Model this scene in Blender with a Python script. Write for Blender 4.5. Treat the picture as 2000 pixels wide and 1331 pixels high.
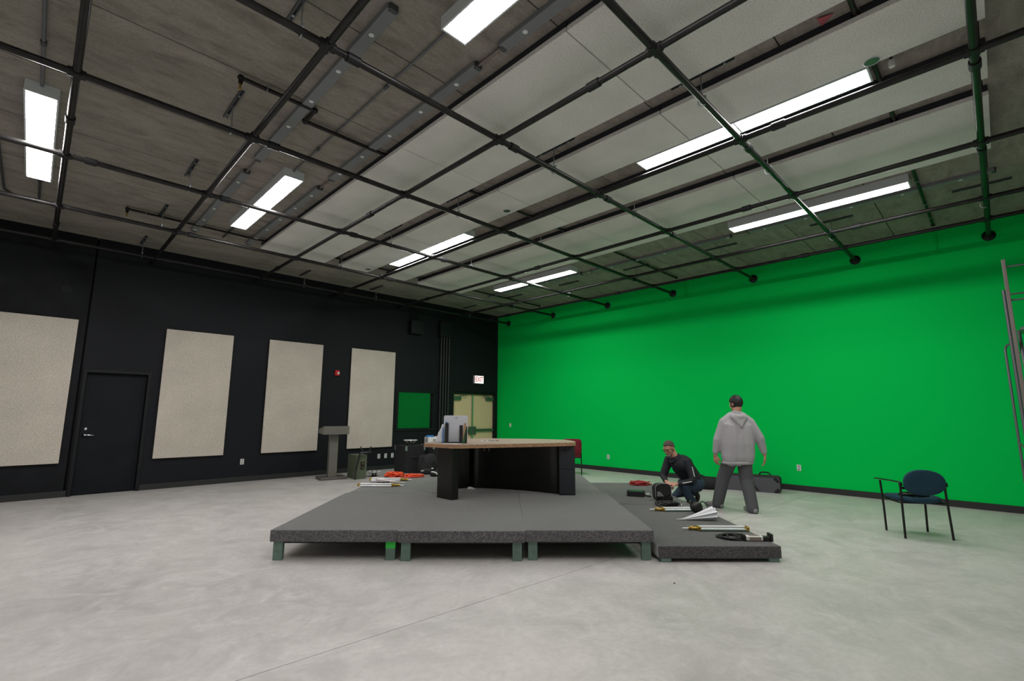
import bpy, math, random
from mathutils import Vector, Matrix, Euler
random.seed(7)
for o in list(bpy.data.objects):
    bpy.data.objects.remove(o, do_unlink=True)
SC = bpy.context.scene
COL = SC.collection
PI = math.pi

# ------------------------------------------------------------------ camera
F_PX = 938.69
YAW, PITCH, ROLL = math.radians(45.309), math.radians(8.640), math.radians(0.25)
CAM = Vector((-10.604, -11.373, 1.438))
_F = Vector((math.cos(YAW)*math.cos(PITCH), math.sin(YAW)*math.cos(PITCH), math.sin(PITCH)))
_R = Vector((math.sin(YAW), -math.cos(YAW), 0.0))
_U = _R.cross(_F)
_R, _U = _R*math.cos(ROLL)+_U*math.sin(ROLL), _U*math.cos(ROLL)-_R*math.sin(ROLL)
cam_data = bpy.data.cameras.new('camera')
cam_data.sensor_width = 36.0
cam_data.lens = 36.0*F_PX/2000.0
cam_data.clip_start = 0.05
cam_data.clip_end = 100
cam = bpy.data.objects.new('camera', cam_data)
COL.objects.link(cam)
M = Matrix((_R, _U, -_F)).transposed().to_4x4()
M.translation = CAM
cam.matrix_world = M
SC.camera = cam

# ------------------------------------------------------------------ world and exposure
world = bpy.data.worlds.new('world')
SC.world = world
world.use_nodes = True
world.node_tree.nodes['Background'].inputs[0].default_value = (0.5, 0.5, 0.5, 1)
world.node_tree.nodes['Background'].inputs[1].default_value = 0.02
SC.view_settings.view_transform = 'Standard'
SC.view_settings.look = 'None'
SC.view_settings.gamma = 1.0
SC.view_settings.use_curve_mapping = False
SC.view_settings.exposure = 0.0
LAMP = 42.0          # emission strength of the strip light diffusers

# ------------------------------------------------------------------ pixel -> place helpers
def ray(x, y):
    return _F + _R*((x-1000)/F_PX) - _U*((y-665.5)/F_PX)
def onz(x, y, z=0.0):
    d = ray(x, y); return CAM + d*((z-CAM.z)/d.z)
def onx(x, y, v):
    d = ray(x, y); return CAM + d*((v-CAM.x)/d.x)
def ony(x, y, v):
    d = ray(x, y); return CAM + d*((v-CAM.y)/d.y)

# ------------------------------------------------------------------ materials
MATS = {}
def srgb(r, g, b):
    f = lambda c: (c/255/12.92) if c/255 <= 0.04045 else ((c/255+0.055)/1.055)**2.4
    return (f(r), f(g), f(b), 1)
def mat(name, col, rough=0.6, metal=0.0, spec=0.5, noise=None, bump=None, emit=None, ior=None, col2=None, coat=0):
    """noise=(scale, amount[, stretch xyz]) varies the colour, bump=(scale, strength)"""
    m = bpy.data.materials.new(name); m.use_nodes = True
    nt = m.node_tree; b = nt.nodes['Principled BSDF']
    b.inputs['Base Color'].default_value = col if len(col) == 4 else (*col, 1)
    b.inputs['Roughness'].default_value = rough
    b.inputs['Metallic'].default_value = metal
    b.inputs['Specular IOR Level'].default_value = spec
    if ior: b.inputs['IOR'].default_value = ior
    if coat: b.inputs['Coat Weight'].default_value = coat
    if emit:
        b.inputs['Emission Color'].default_value = (*emit[0], 1); b.inputs['Emission Strength'].default_value = emit[1]
    if noise or bump:
        tc = nt.nodes.new('ShaderNodeTexCoord'); mp = nt.nodes.new('ShaderNodeMapping')
        nt.links.new(tc.outputs['Object'], mp.inputs[0])
    if noise:
        if len(noise) > 2: mp.inputs['Scale'].default_value = noise[2]
        n = nt.nodes.new('ShaderNodeTexNoise'); n.inputs['Scale'].default_value = noise[0]; n.inputs['Detail'].default_value = 6
        nt.links.new(mp.outputs[0], n.inputs['Vector'])
        r = nt.nodes.new('ShaderNodeValToRGB')
        c = Vector(col[:3]); k = noise[1]
        r.color_ramp.elements[0].position = 0.3; r.color_ramp.elements[1].position = 0.7
        lo = [max(0, x*(1-k)) for x in c]; hi = [min(1, x*(1+k)) for x in c]
        if col2: lo = list(col2[:3]); hi = list(c)
        r.color_ramp.elements[0].color = (*lo, 1); r.color_ramp.elements[1].color = (*hi, 1)
        nt.links.new(n.outputs['Fac'], r.inputs[0]); nt.links.new(r.outputs[0], b.inputs['Base Color'])
    if bump:
        n2 = nt.nodes.new('ShaderNodeTexNoise'); n2.inputs['Scale'].default_value = bump[0]; n2.inputs['Detail'].default_value = 4
        nt.links.new(mp.outputs[0], n2.inputs['Vector'])
        bp = nt.nodes.new('ShaderNodeBump'); bp.inputs['Strength'].default_value = bump[1]; bp.inputs['Distance'].default_value = 0.01
        nt.links.new(n2.outputs['Fac'], bp.inputs['Height']); nt.links.new(bp.outputs[0], b.inputs['Normal'])
    MATS[name] = m
    return m

def layered(name, base, dark, light, rough=0.4, spec=0.5, s1=0.5, s2=6.0, s3=60.0, stretch=(1, 1, 1), bump=0.0, rvar=0.1, a=0.55, dist=0.0):
    """concrete: broad clouds, streaks and fine grain mixed over one another"""
    m = bpy.data.materials.new(name); m.use_nodes = True
    nt = m.node_tree; b = nt.nodes['Principled BSDF']; L = nt.links.new
    tc = nt.nodes.new('ShaderNodeTexCoord'); mp = nt.nodes.new('ShaderNodeMapping'); mp.inputs['Scale'].default_value = stretch
    L(tc.outputs['Object'], mp.inputs[0])
    cols = []
    prev = None
    for k, (s, c, amt) in enumerate(((s1, dark, a), (s2, light, a*0.8), (s3, dark, a*0.5))):
        n = nt.nodes.new('ShaderNodeTexNoise'); n.inputs['Scale'].default_value = s; n.inputs['Detail'].default_value = 8; n.inputs['Roughness'].default_value = 0.66; n.inputs['Distortion'].default_value = dist if k < 2 else 0
        L((mp if k < 2 else tc).outputs[0 if k < 2 else 3], n.inputs['Vector'])
        r = nt.nodes.new('ShaderNodeMapRange'); r.inputs['From Min'].default_value = 0.42; r.inputs['From Max'].default_value = 0.68
        r.inputs['To Max'].default_value = amt
        L(n.outputs['Fac'], r.inputs[0])
        mx = nt.nodes.new('ShaderNodeMix'); mx.data_type = 'RGBA'
        L(r.outputs[0], mx.inputs[0])
        if prev is None: mx.inputs[6].default_value = (*base[:3], 1)
        else: L(prev, mx.inputs[6])
        mx.inputs[7].default_value = (*c[:3], 1)
        prev = mx.outputs[2]
        if k == 1:
            rr = nt.nodes.new('ShaderNodeMapRange'); rr.inputs['To Min'].default_value = rough-rvar; rr.inputs['To Max'].default_value = rough+rvar
            L(n.outputs['Fac'], rr.inputs[0]); L(rr.outputs[0], b.inputs['Roughness'])
        if k == 2 and bump:
            bp = nt.nodes.new('ShaderNodeBump'); bp.inputs['Strength'].default_value = bump; bp.inputs['Distance'].default_value = 0.004
            L(n.outputs['Fac'], bp.inputs['Height']); L(bp.outputs[0], b.inputs['Normal'])
    L(prev, b.inputs['Base Color'])
    b.inputs['Specular IOR Level'].default_value = spec
    MATS[name] = m
    return m

layered('floor_concrete', (0.545, 0.52, 0.505), (0.41, 0.395, 0.385), (0.68, 0.655, 0.64), rough=0.42, spec=0.35, s1=0.9, s2=2.6, s3=22, stretch=(1, 1, 1), rvar=0.14, a=0.75, dist=1.6)
layered('ceiling_concrete', (0.33, 0.305, 0.27), (0.17, 0.155, 0.135), (0.40, 0.37, 0.325), rough=0.85, spec=0.1, s1=2.6, s2=5.0, s3=40, stretch=(0.7, 1.9, 1), bump=0.3, a=0.8, dist=0.6)
mat('green_paint', (0.0, 0.62, 0.095), rough=0.75, spec=0.06)
mat('black_paint', (0.0105, 0.0115, 0.0155), rough=0.6, spec=0.2)
mat('grey_paint', (0.55, 0.54, 0.53), rough=0.7, spec=0.2)
mat('black_concrete', (0.0085, 0.0095, 0.0125), rough=0.65, spec=0.2, bump=(30, 0.5), noise=(3, 0.3))
mat('black_frame', (0.007, 0.008, 0.010), rough=0.5, spec=0.3)
mat('black_door', (0.007, 0.009, 0.012), rough=0.6, spec=0.2, noise=(2, 0.2))
mat('rubber_base', (0.022, 0.022, 0.024), rough=0.55)
def speckle(name, base, dot, scale, lo, hi, rough=0.9, bump=0.5):
    m = mat(name, base, rough=rough, spec=0.1)
    nt = m.node_tree; b = nt.nodes['Principled BSDF']; L = nt.links.new
    tc = nt.nodes.new('ShaderNodeTexCoord')
    n = nt.nodes.new('ShaderNodeTexNoise'); n.inputs['Scale'].default_value = scale; n.inputs['Detail'].default_value = 3; n.inputs['Roughness'].default_value = 0.7
    n0 = nt.nodes.new('ShaderNodeTexNoise'); n0.inputs['Scale'].default_value = 1.7; n0.inputs['Detail'].default_value = 5
    L(tc.outputs['Object'], n.inputs['Vector']); L(tc.outputs['Object'], n0.inputs['Vector'])
    r = nt.nodes.new('ShaderNodeMapRange'); r.inputs['From Min'].default_value = lo; r.inputs['From Max'].default_value = hi
    L(n.outputs['Fac'], r.inputs[0])
    mx = nt.nodes.new('ShaderNodeMix'); mx.data_type = 'RGBA'
    mx.inputs[6].default_value = (*base, 1); mx.inputs[7].default_value = (*dot, 1)
    L(r.outputs[0], mx.inputs[0])
    hs = nt.nodes.new('ShaderNodeHueSaturation'); r2 = nt.nodes.new('ShaderNodeMapRange')
    r2.inputs['To Min'].default_value = 0.82; r2.inputs['To Max'].default_value = 1.18
    L(n0.outputs['Fac'], r2.inputs[0]); L(r2.outputs[0], hs.inputs['Value']); L(mx.outputs[2], hs.inputs['Color'])
    L(hs.outputs[0], b.inputs['Base Color'])
    bp = nt.nodes.new('ShaderNodeBump'); bp.inputs['Strength'].default_value = bump; bp.inputs['Distance'].default_value = 0.006
    L(n.outputs['Fac'], bp.inputs['Height']); L(bp.outputs[0], b.inputs['Normal'])
    return m
speckle('wood_fibre', (0.70, 0.635, 0.57), (0.45, 0.395, 0.335), 75, 0.42, 0.66)
speckle('wood_fibre_ceiling', (0.86, 0.845, 0.82), (0.64, 0.62, 0.59), 85, 0.42, 0.68)
speckle('carpet', (0.20, 0.192, 0.197), (0.055, 0.053, 0.062), 88, 0.38, 0.64, bump=1.0)
speckle('carpet_low', (0.15, 0.148, 0.148), (0.042, 0.041, 0.045), 88, 0.38, 0.64, bump=1.0)
for cname in ('carpet', 'carpet_low'):
    cb_ = MATS[cname].node_tree.nodes['Principled BSDF']
    cb_.inputs['Sheen Weight'].default_value = 1.0 if cname == 'carpet' else 0.7
    cb_.inputs['Sheen Roughness'].default_value = 0.35
mat('fibre_edge', (0.60, 0.50, 0.42), rough=0.9, noise=(60, 0.15))
mat('pipe_black', (0.014, 0.013, 0.013), rough=0.36, metal=0.1, spec=0.35, noise=(9, 0.4))
mat('pipe_fitting', (0.012, 0.012, 0.014), rough=0.5, metal=0.3)
mat('zinc', (0.42, 0.45, 0.48), rough=0.4, metal=0.85)
mat('zinc_dark', (0.10, 0.11, 0.12), rough=0.5, metal=0.6)
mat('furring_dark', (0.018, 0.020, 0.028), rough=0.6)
mat('raceway_grey', (0.20, 0.215, 0.225), rough=0.5)
mat('white_enamel', (0.68, 0.72, 0.76), rough=0.4)
mat('disc_white', (0.75, 0.78, 0.8), rough=0.5)
mat('diffuser', (0.9, 0.9, 0.9), rough=0.6, emit=((1.0, 0.975, 0.95), LAMP))
mat('chrome', (0.75, 0.77, 0.78), rough=0.16, metal=1.0)
mat('satin_steel', (0.55, 0.56, 0.57), rough=0.35, metal=0.9)
mat('plate_white', (0.78, 0.78, 0.76), rough=0.4)
mat('slot_grey', (0.33, 0.33, 0.33), rough=0.5)
mat('alarm_red', (0.55, 0.015, 0.02), rough=0.35)
mat('exit_face', (0.9, 0.88, 0.86), rough=0.4, emit=((1, 0.95, 0.92), 1.3))
mat('exit_red', (0.55, 0.01, 0.01), rough=0.4, emit=((0.7, 0.02, 0.015), 0.35))
mat('exit_case', (0.55, 0.5, 0.5), rough=0.4)
mat('maple', (0.86, 0.65, 0.41), rough=0.4, noise=(6, 0.05, (9, 9, 0.6)))
mat('closer_metal', (0.16, 0.21, 0.19), rough=0.35, metal=0.7)
mat('window_glass', (0.006, 0.008, 0.007), rough=0.03, ior=3.0)
mat('riser_leg', (0.125, 0.20, 0.165), rough=0.65, noise=(14, 0.2))
mat('green_tape', (0.02, 0.50, 0.05), rough=0.5)
mat('raw_wood', (0.45, 0.27, 0.12), rough=0.7)
mat('desk_wood', (0.40, 0.235, 0.13), rough=0.42, noise=(4, 0.35, (2.5, 14, 14)))
mat('desk_top_face', (0.44, 0.335, 0.27), rough=0.38, noise=(4, 0.22, (2.5, 14, 14)))
mat('desk_black', (0.010, 0.009, 0.008), rough=0.32)
mat('desk_gloss', (0.006, 0.006, 0.006), rough=0.25)
mat('desk_cabinet', (0.018, 0.021, 0.027), rough=0.45)
mat('lectern', (0.155, 0.150, 0.130), rough=0.55, noise=(3, 0.12))
mat('lectern_base', (0.11, 0.10, 0.095), rough=0.5)
mat('olive', (0.088, 0.11, 0.068), rough=0.7, noise=(8, 0.15))
mat('black_plastic', (0.012, 0.012, 0.013), rough=0.4)
mat('black_fabric', (0.014, 0.014, 0.016), rough=0.85, bump=(70, 0.5))
mat('black_carpet', (0.012, 0.012, 0.014), rough=0.95, bump=(120, 0.6))
mat('grey_fabric', (0.10, 0.10, 0.115), rough=0.8, bump=(150, 0.4))
mat('grey_trim', (0.20, 0.20, 0.21), rough=0.7)
mat('cone_paper', (0.03, 0.028, 0.026), rough=0.8)
mat('orange_cord', (0.85, 0.085, 0.02), rough=0.45)
mat('red_cord', (0.38, 0.022, 0.025), rough=0.5)
mat('red_fabric', (0.17, 0.008, 0.018), rough=0.85, bump=(90, 0.4))
mat('pink_cloth', (0.42, 0.10, 0.12), rough=0.8)
mat('blue_plastic', (0.02, 0.22, 0.62), rough=0.4)
mat('brass', (0.55, 0.36, 0.08), rough=0.35, metal=0.9)
mat('alu_white', (0.86, 0.87, 0.88), rough=0.3, metal=0.35)
mat('alu_teal', (0.22, 0.31, 0.28), rough=0.35, metal=0.6)
mat('umbrella_cloth', (0.72, 0.74, 0.77), rough=0.75, bump=(6, 0.3))
mat('umbrella_pink', (0.70, 0.62, 0.63), rough=0.75)
mat('paper', (0.80, 0.80, 0.80), rough=0.7)
mat('board_lilac', (0.66, 0.67, 0.73), rough=0.45)
mat('clear_bag', (0.62, 0.66, 0.70), rough=0.25)
mat('cardboard', (0.42, 0.27, 0.16), rough=0.8)
mat('dark_green', (0.02, 0.10, 0.035), rough=0.6)
mat('chair_blue', (0.005, 0.042, 0.072), rough=0.8, bump=(120, 0.4))
mat('chair_frame', (0.011, 0.010, 0.010), rough=0.35, metal=0.3)
mat('ladder_grey', (0.20, 0.20, 0.225), rough=0.4, metal=0.6)
mat('ladder_brown', (0.26, 0.215, 0.205), rough=0.45, metal=0.5)
mat('ladder_dark', (0.03, 0.04, 0.045), rough=0.6)
mat('skin', (0.52, 0.27, 0.185), rough=0.5, noise=(14, 0.08))
mat('hair_grey', (0.085, 0.068, 0.056), rough=0.75, noise=(60, 0.5))
mat('hair_black', (0.012, 0.010, 0.009), rough=0.6, noise=(60, 0.4))
mat('beard_grey', (0.34, 0.26, 0.22), rough=0.8, noise=(80, 0.4))
mat('jacket_navy', (0.011, 0.013, 0.019), rough=0.75, bump=(14, 0.35))
mat('jeans', (0.022, 0.042, 0.070), rough=0.85, noise=(7, 0.35), bump=(60, 0.25))
mat('boot_brown', (0.035, 0.02, 0.014), rough=0.5)
mat('hoodie', (0.40, 0.39, 0.405), rough=0.9, bump=(10, 0.5), noise=(4, 0.08))
mat('trousers', (0.085, 0.088, 0.095), rough=0.85, bump=(14, 0.4))
mat('shoe_grey', (0.25, 0.25, 0.25), rough=0.7)
mat('led_face', (0.30, 0.24, 0.21), rough=0.35)
mat('lens_glass', (0.02, 0.025, 0.04), rough=0.05, ior=1.8)

# ------------------------------------------------------------------ mesh helpers
class MB:
    def __init__(s): s.v = []; s.f = []; s.sm = []
    def add(s, vs, fs, smooth=False):
        n = len(s.v); s.v += [tuple(v) for v in vs]; s.f += [tuple(n+i for i in f) for f in fs]; s.sm += [smooth]*len(fs)
        return s
    def box(s, x0, x1, y0, y1, z0, z1):
        v = [(x0,y0,z0),(x1,y0,z0),(x1,y1,z0),(x0,y1,z0),(x0,y0,z1),(x1,y0,z1),(x1,y1,z1),(x0,y1,z1)]
        return s.add(v, [(0,3,2,1),(4,5,6,7),(0,1,5,4),(1,2,6,5),(2,3,7,6),(3,0,4,7)])
    def obox(s, c, size, rot=None):
        rot = rot or Matrix.Identity(3); c = Vector(c)
        h = [x/2 for x in size]
        v = [c + rot @ Vector((a*h[0], b*h[1], d*h[2])) for d in (-1,1) for a, b in ((-1,-1),(1,-1),(1,1),(-1,1))]
        return s.add(v, [(0,3,2,1),(4,5,6,7),(0,1,5,4),(1,2,6,5),(2,3,7,6),(3,0,4,7)])
    def prism(s, pts, z0, z1, smooth_side=False):
        n = len(pts)
        v = [(p[0],p[1],z0) for p in pts] + [(p[0],p[1],z1) for p in pts]
        s.add(v, [tuple(range(n-1,-1,-1)), tuple(range(n,2*n))])
        s.add(v, [(i,(i+1)%n,n+(i+1)%n,n+i) for i in range(n)], smooth_side)
        return s
    def tube(s, pts, r, n=8, cap=True, closed=False, round_=False, squash=None):
        """sweep a circle (radius per point allowed) along pts"""
        pts = [Vector(p) for p in pts]; m = len(pts)
        rs = [r]*m if not isinstance(r, (list, tuple)) else list(r)
        if round_ and not closed:
            d0 = (pts[0]-pts[1]).normalized(); d1 = (pts[-1]-pts[-2]).normalized()
            pre = [(pts[0]+d0*rs[0]*math.sin(a), rs[0]*math.cos(a)) for a in (1.35, 0.95, 0.5)]
            post = [(pts[-1]+d1*rs[-1]*math.sin(a), rs[-1]*math.cos(a)) for a in (0.5, 0.95, 1.35)]
            pts = [p for p, _ in pre]+pts+[p for p, _ in post]; rs = [q for _, q in pre]+rs+[q for _, q in post]; m = len(pts)
        tang = []
        for i in range(m):
            a = pts[(i-1) % m] if (closed or i > 0) else pts[i]
            b = pts[(i+1) % m] if (closed or i < m-1) else pts[i]
            t = (b-a); tang.append(t.normalized() if t.length > 1e-9 else Vector((0,0,1)))
        up = Vector((0,0,1)) if abs(tang[0].z) < 0.9 else Vector((1,0,0))
        u = (up - tang[0]*up.dot(tang[0])).normalized()
        vs = []
        for i in range(m):
            u = (u - tang[i]*u.dot(tang[i]))
            u = u.normalized() if u.length > 1e-6 else tang[i].orthogonal().normalized()
            w = tang[i].cross(u)
            for k in range(n):
                a = 2*PI*k/n
                off = u*math.cos(a)*rs[i] + w*math.sin(a)*rs[i]
                if squash: off = Vector((off.x*squash[0], off.y*squash[1], off.z*squash[2]))
                vs.append(pts[i]+off)
        fs = []
        for i in range(m if closed else m-1):
            j = (i+1) % m
            for k in range(n):
                fs.append((i*n+k, i*n+(k+1) % n, j*n+(k+1) % n, j*n+k))
        s.add(vs, fs, True)
        if cap and not closed:
            s.add(vs, [tuple(range(n-1,-1,-1)), tuple((m-1)*n+k for k in range(n))])
        return s
    def lathe(s, prof, c=(0,0,0), n=16, rot=None, smooth=True):
        rot = rot or Matrix.Identity(3); c = Vector(c); m = len(prof)
        vs = [c + rot @ Vector((r*math.cos(2*PI*k/n), r*math.sin(2*PI*k/n), z)) for r, z in prof for k in range(n)]
        fs = [(i*n+k, i*n+(k+1) % n, (i+1)*n+(k+1) % n, (i+1)*n+k) for i in range(m-1) for k in range(n)]
        s.add(vs, fs, smooth)
        s.add(vs, [tuple(range(n-1,-1,-1)), tuple((m-1)*n+k for k in range(n))])
        return s
    def ball(s, c, rad, nu=14, nv=9, rot=None):
        c = Vector(c); rot = rot or Matrix.Identity(3)
        if not isinstance(rad, (list, tuple)): rad = (rad,)*3
        vs = [c + rot @ Vector((0,0,-rad[2]))]
        for j in range(1, nv):
            p = -PI/2 + PI*j/nv
            for k in range(nu):
                a = 2*PI*k/nu
                vs.append(c + rot @ Vector((rad[0]*math.cos(p)*math.cos(a), rad[1]*math.cos(p)*math.sin(a), rad[2]*math.sin(p))))
        vs.append(c + rot @ Vector((0,0,rad[2])))
        fs = [(0, 1+(k+1) % nu, 1+k) for k in range(nu)]
        for j in range(nv-2):
            for k in range(nu):
                a = 1+j*nu; fs.append((a+k, a+(k+1) % nu, a+nu+(k+1) % nu, a+nu+k))
        a = 1+(nv-2)*nu; t = len(vs)-1
        fs += [(a+k, a+(k+1) % nu, t) for k in range(nu)]
        return s.add(vs, fs, True)
    def xform(s, mtx):
        s.v = [tuple(mtx @ Vector(v)) for v in s.v]; return s
    def mesh(s, name):
        me = bpy.data.meshes.new(name); me.from_pydata(s.v, [], s.f); me.update()
        me.polygons.foreach_set('use_smooth', s.sm)
        return me
    def build(s, name, m, parent=None, bevel=0, seg=2):
        o = bpy.data.objects.new(name, s.mesh(name)); COL.objects.link(o)
        o.data.materials.append(MATS[m] if isinstance(m, str) else m)
        if parent is not None: o.parent = parent
        if bevel:
            b = o.modifiers.new('bevel', 'BEVEL'); b.width = bevel; b.segments = seg; b.limit_method = 'ANGLE'; b.angle_limit = 0.6
        return o

def tag(o, label=None, cat=None, group=None, kind=None):
    if label: o['label'] = label
    if cat: o['category'] = cat
    if group: o['group'] = group
    if kind: o['kind'] = kind
    return o
def thing(name, label, cat, loc=(0,0,0), rotz=0.0, group=None):
    o = bpy.data.objects.new(name, None); COL.objects.link(o)
    o.empty_display_size = 0.1; o.location = loc; o.rotation_euler = (0,0,rotz)
    return tag(o, label, cat, group)
def struct(name, mb, m, parent=None, bevel=0):
    o = mb.build(name, m, parent, bevel)
    if parent is None: o['kind'] = 'structure'
    return o
def copy_tree(o, parent=None):
    c = o.copy(); COL.objects.link(c); c.parent = parent
    for ch in list(o.children): copy_tree(ch, c)
    return c
def RZ(a): return Matrix.Rotation(a, 3, 'Z')
def RX(a): return Matrix.Rotation(a, 3, 'X')
def RY(a): return Matrix.Rotation(a, 3, 'Y')
def rounded_rect(w, h, r, n=5):
    pts = []
    for cx, cy, a0 in ((w/2-r, h/2-r, 0), (-w/2+r, h/2-r, PI/2), (-w/2+r, -h/2+r, PI), (w/2-r, -h/2+r, 1.5*PI)):
        for k in range(n+1):
            a = a0 + PI/2*k/n; pts.append((cx+r*math.cos(a), cy+r*math.sin(a)))
    return pts
def catmull(pts, k=6, closed=False):
    pts = [Vector(p) for p in pts]; n = len(pts); out = []
    for i in range(n if closed else n-1):
        g = lambda j: pts[j % n] if closed else pts[max(0, min(n-1, j))]
        a, b, c, d = g(i-1), g(i), g(i+1), g(i+2)
        for q in range(k):
            t = q/k
            out.append(0.5*((2*b)+(c-a)*t+(2*a-5*b+4*c-d)*t*t+(3*b-a-3*c+d)*t**3))
    if not closed: out.append(pts[-1])
    return out

# ================================================================== the room
XN, YN = -13.3, -14.3           # walls behind and beside the camera
ZC = 4.60
fl = struct('floor', MB().box(XN-0.2, 0.25, YN-0.2, 1.6, -0.2, -0.03), 'floor_concrete')
ja, jb = -8.306-0.048*(XN-0.2+9.588), -8.306-0.048*(0.25+9.588)      # saw-cut control joint
MB().prism([(XN-0.2, YN-0.2), (0.25, YN-0.2), (0.25, jb-0.0025), (XN-0.2, ja-0.0025)], -0.03, 0.0).build('slab', 'floor_concrete', fl)
MB().prism([(XN-0.2, ja+0.0025), (0.25, jb+0.0025), (0.25, 1.6), (XN-0.2, 1.6)], -0.03, 0.0).build('slab', 'floor_concrete', fl)
# hollow-core ceiling: planks run along x, recessed joints every 1.22 m
ceil_root = struct('ceiling', MB().box(XN-0.2, 0.25, YN-0.2, 0.25, ZC+0.06, ZC+0.2), 'ceiling_concrete')
yj = -6.68 - 1.22*7
me0 = None
while yj < 0.2:
    a, b = max(yj, YN-0.2), min(yj+1.22, 0.2)
    if b-a > 0.05:
        pk = MB().box(XN-0.2, 0.2, a+0.006, b-0.006, ZC, ZC+0.1).build('plank', 'ceiling_concrete', ceil_root)
    yj += 1.22
# green wall
struct('wall_right', MB().box(0, 0.25, YN-0.2, 0.25, 0, ZC+0.1), 'green_paint')
struct('baseboard_right', MB().box(-0.012, 0, YN, -0.0, 0, 0.105), 'rubber_base')
# black wall with openings: door_1, window_1, double door_2
D1 = (-10.02, -9.035, 2.19); W1 = (-3.68, -2.47, 0.98, 2.045); D2 = (-1.80, 0.0, 2.085)
wl = MB()
wl.box(XN-0.2, -10.070, 0, 0.25, 0, ZC+0.1)
wl_obj = struct('wall_left', wl, 'black_concrete')
wp = MB()
wp.box(-10.040, D1[0], 0.0, 0.25, 0, ZC+0.1)
wp.box(D1[0], D1[1], 0, 0.25, D1[2], ZC+0.1)
wp.box(D1[1], W1[0], 0, 0.25, 0, ZC+0.1)
wp.box(W1[0], W1[1], 0, 0.25, 0, W1[2]); wp.box(W1[0], W1[1], 0, 0.25, W1[3], ZC+0.1)
wp.box(W1[1], D2[0], 0, 0.25, 0, ZC+0.1)
wp.box(D2[0], D2[1], 0, 0.25, D2[2], ZC+0.1)
wp.build('wall_panel', 'black_paint', wl_obj)
MB().box(-10.072, -10.038, 0.12, 0.25, 0, ZC+0.1).build('joint', 'black_frame', wl_obj)
for x, z, r in ((-10.39, 3.575, 0.085), (-11.20, 3.59, 0.085)):
    MB().lathe([(r, 0), (r, 0.004), (r*0.96, 0.006)], (x, 0.0, z), 24, RX(PI/2)).build('patch_disc', 'black_paint', wl_obj)
bb = MB(); bb.box(XN, -10.03, -0.012, 0, 0, 0.105); bb.box(-9.03, -1.82, -0.012, 0, 0, 0.105)
struct('baseboard_left', bb, 'rubber_base')
struct('wall_near', MB().box(XN-0.2, XN, YN-0.2, 0.25, 0, ZC+0.1), 'grey_paint')
struct('wall_back', MB().box(XN-0.2, 0.25, YN-0.2, YN, 0, ZC+0.1), 'grey_paint')
# dark rooms behind the openings
struct('wall_control_room', MB().box(-4.2, -2.2, 1.4, 1.5, 0, 3.0), 'black_paint')
struct('wall_corridor', MB().box(-10.6, 0.2, 1.5, 1.6, 0, 3.0), 'black_paint')

# single black door
d = thing('door_1', None, None, ((D1[0]+D1[1])/2, 0, 0)); d['kind'] = 'structure'
w = (D1[1]-D1[0])/2
fr = MB(); fr.box(-w, -w+0.055, -0.025, 0.2, 0, D1[2]); fr.box(w-0.055, w, -0.025, 0.2, 0, D1[2]); fr.box(-w, w, -0.0245, 0.2, D1[2]-0.06, D1[2])
fr.build('door_frame', 'black_frame', d, 0.004)
lf = MB().box(-w+0.06, w-0.06, 0.06, 0.105, 0.012, D1[2]-0.065).build('door_leaf', 'black_door', d, 0.003)
st = MB(); st.box(-w+0.055, -w+0.075, 0.108, 0.125, 0, D1[2]-0.06); st.box(w-0.075, w-0.055, 0.108, 0.125, 0, D1[2]-0.06); st.build('door_stop', 'black_frame', d)
hx = -w+0.06+0.07
hd = MB(); hd.lathe([(0.033, 0), (0.033, 0.008), (0.014, 0.014), (0.012, 0.05)], (hx, 0.06, 1.03), 18, RX(PI/2))
hd.tube([(hx, 0.012, 1.03), (hx+0.03, 0.010, 1.031), (hx+0.12, 0.016, 1.024)], [0.011, 0.010, 0.007], 10, round_=True)
hd.build('lever_handle', 'chrome', d)
MB().lathe([(0.028, 0), (0.028, 0.01), (0.018, 0.018), (0.010, 0.019)], (hx+0.005, 0.06, 1.135), 18, RX(PI/2)).build('deadbolt', 'chrome', d)

# double maple door
d = thing('door_2', None, None, (-0.9, 0, 0)); d['kind'] = 'structure'
X0, X1 = -0.9, 0.9
fr = MB(); fr.box(X0, X0+0.06, 0.02, 0.24, 0, D2[2]); fr.box(X1-0.115, X1-0.002, 0.0, 0.24, 0, D2[2]); fr.box(X0, X1-0.002, 0.021, 0.239, D2[2]-0.07, D2[2])
fr.build('door_frame', 'black_frame', d, 0.004)
MB().box(-0.105, -0.055, 0.065, 0.16, 0, D2[2]-0.07).build('mullion', 'satin_steel', d)
for k, (a, b) in enumerate(((X0+0.062, -0.107), (-0.053, X1-0.117))):
    lf = MB().box(a, b, 0.1, 0.145, 0.01, D2[2]-0.075).build('door_leaf', 'maple', d, 0.003)
    c0, c1 = ((a+0.0, a+0.29) if k == 0 else (b-0.33, b-0.0))
    MB().box(c0, c1, 0.03, 0.098, 1.83, 1.945).build('door_closer', 'closer_metal', lf, 0.012)
    ar = MB()
    e0 = c0+0.22 if k == 0 else c0+0.1
    ar.tube([(e0, 0.04, 1.945), (e0, 0.04, 1.965), (e0+(0.28 if k == 0 else -0.28), 0.0, 1.975), (e0+(0.1 if k == 0 else -0.1), 0.07, 1.98)], 0.011, 6)
    ar.build('closer_arm', 'closer_metal', lf)
    pb = MB()
    if k == 0:
        pb.box(a+0.08, b-0.01, 0.035, 0.09, 0.885, 0.965); pb.box(b-0.11, b-0.002, 0.025, 0.099, 0.80, 1.04)
    else:
        pb.box(a+0.12, b-0.0, 0.035, 0.09, 0.885, 0.965); pb.box(a+0.002, a+0.10, 0.025, 0.099, 0.80, 1.04)
    pb.build('panic_bar', 'closer_metal', lf, 0.008)

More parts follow.
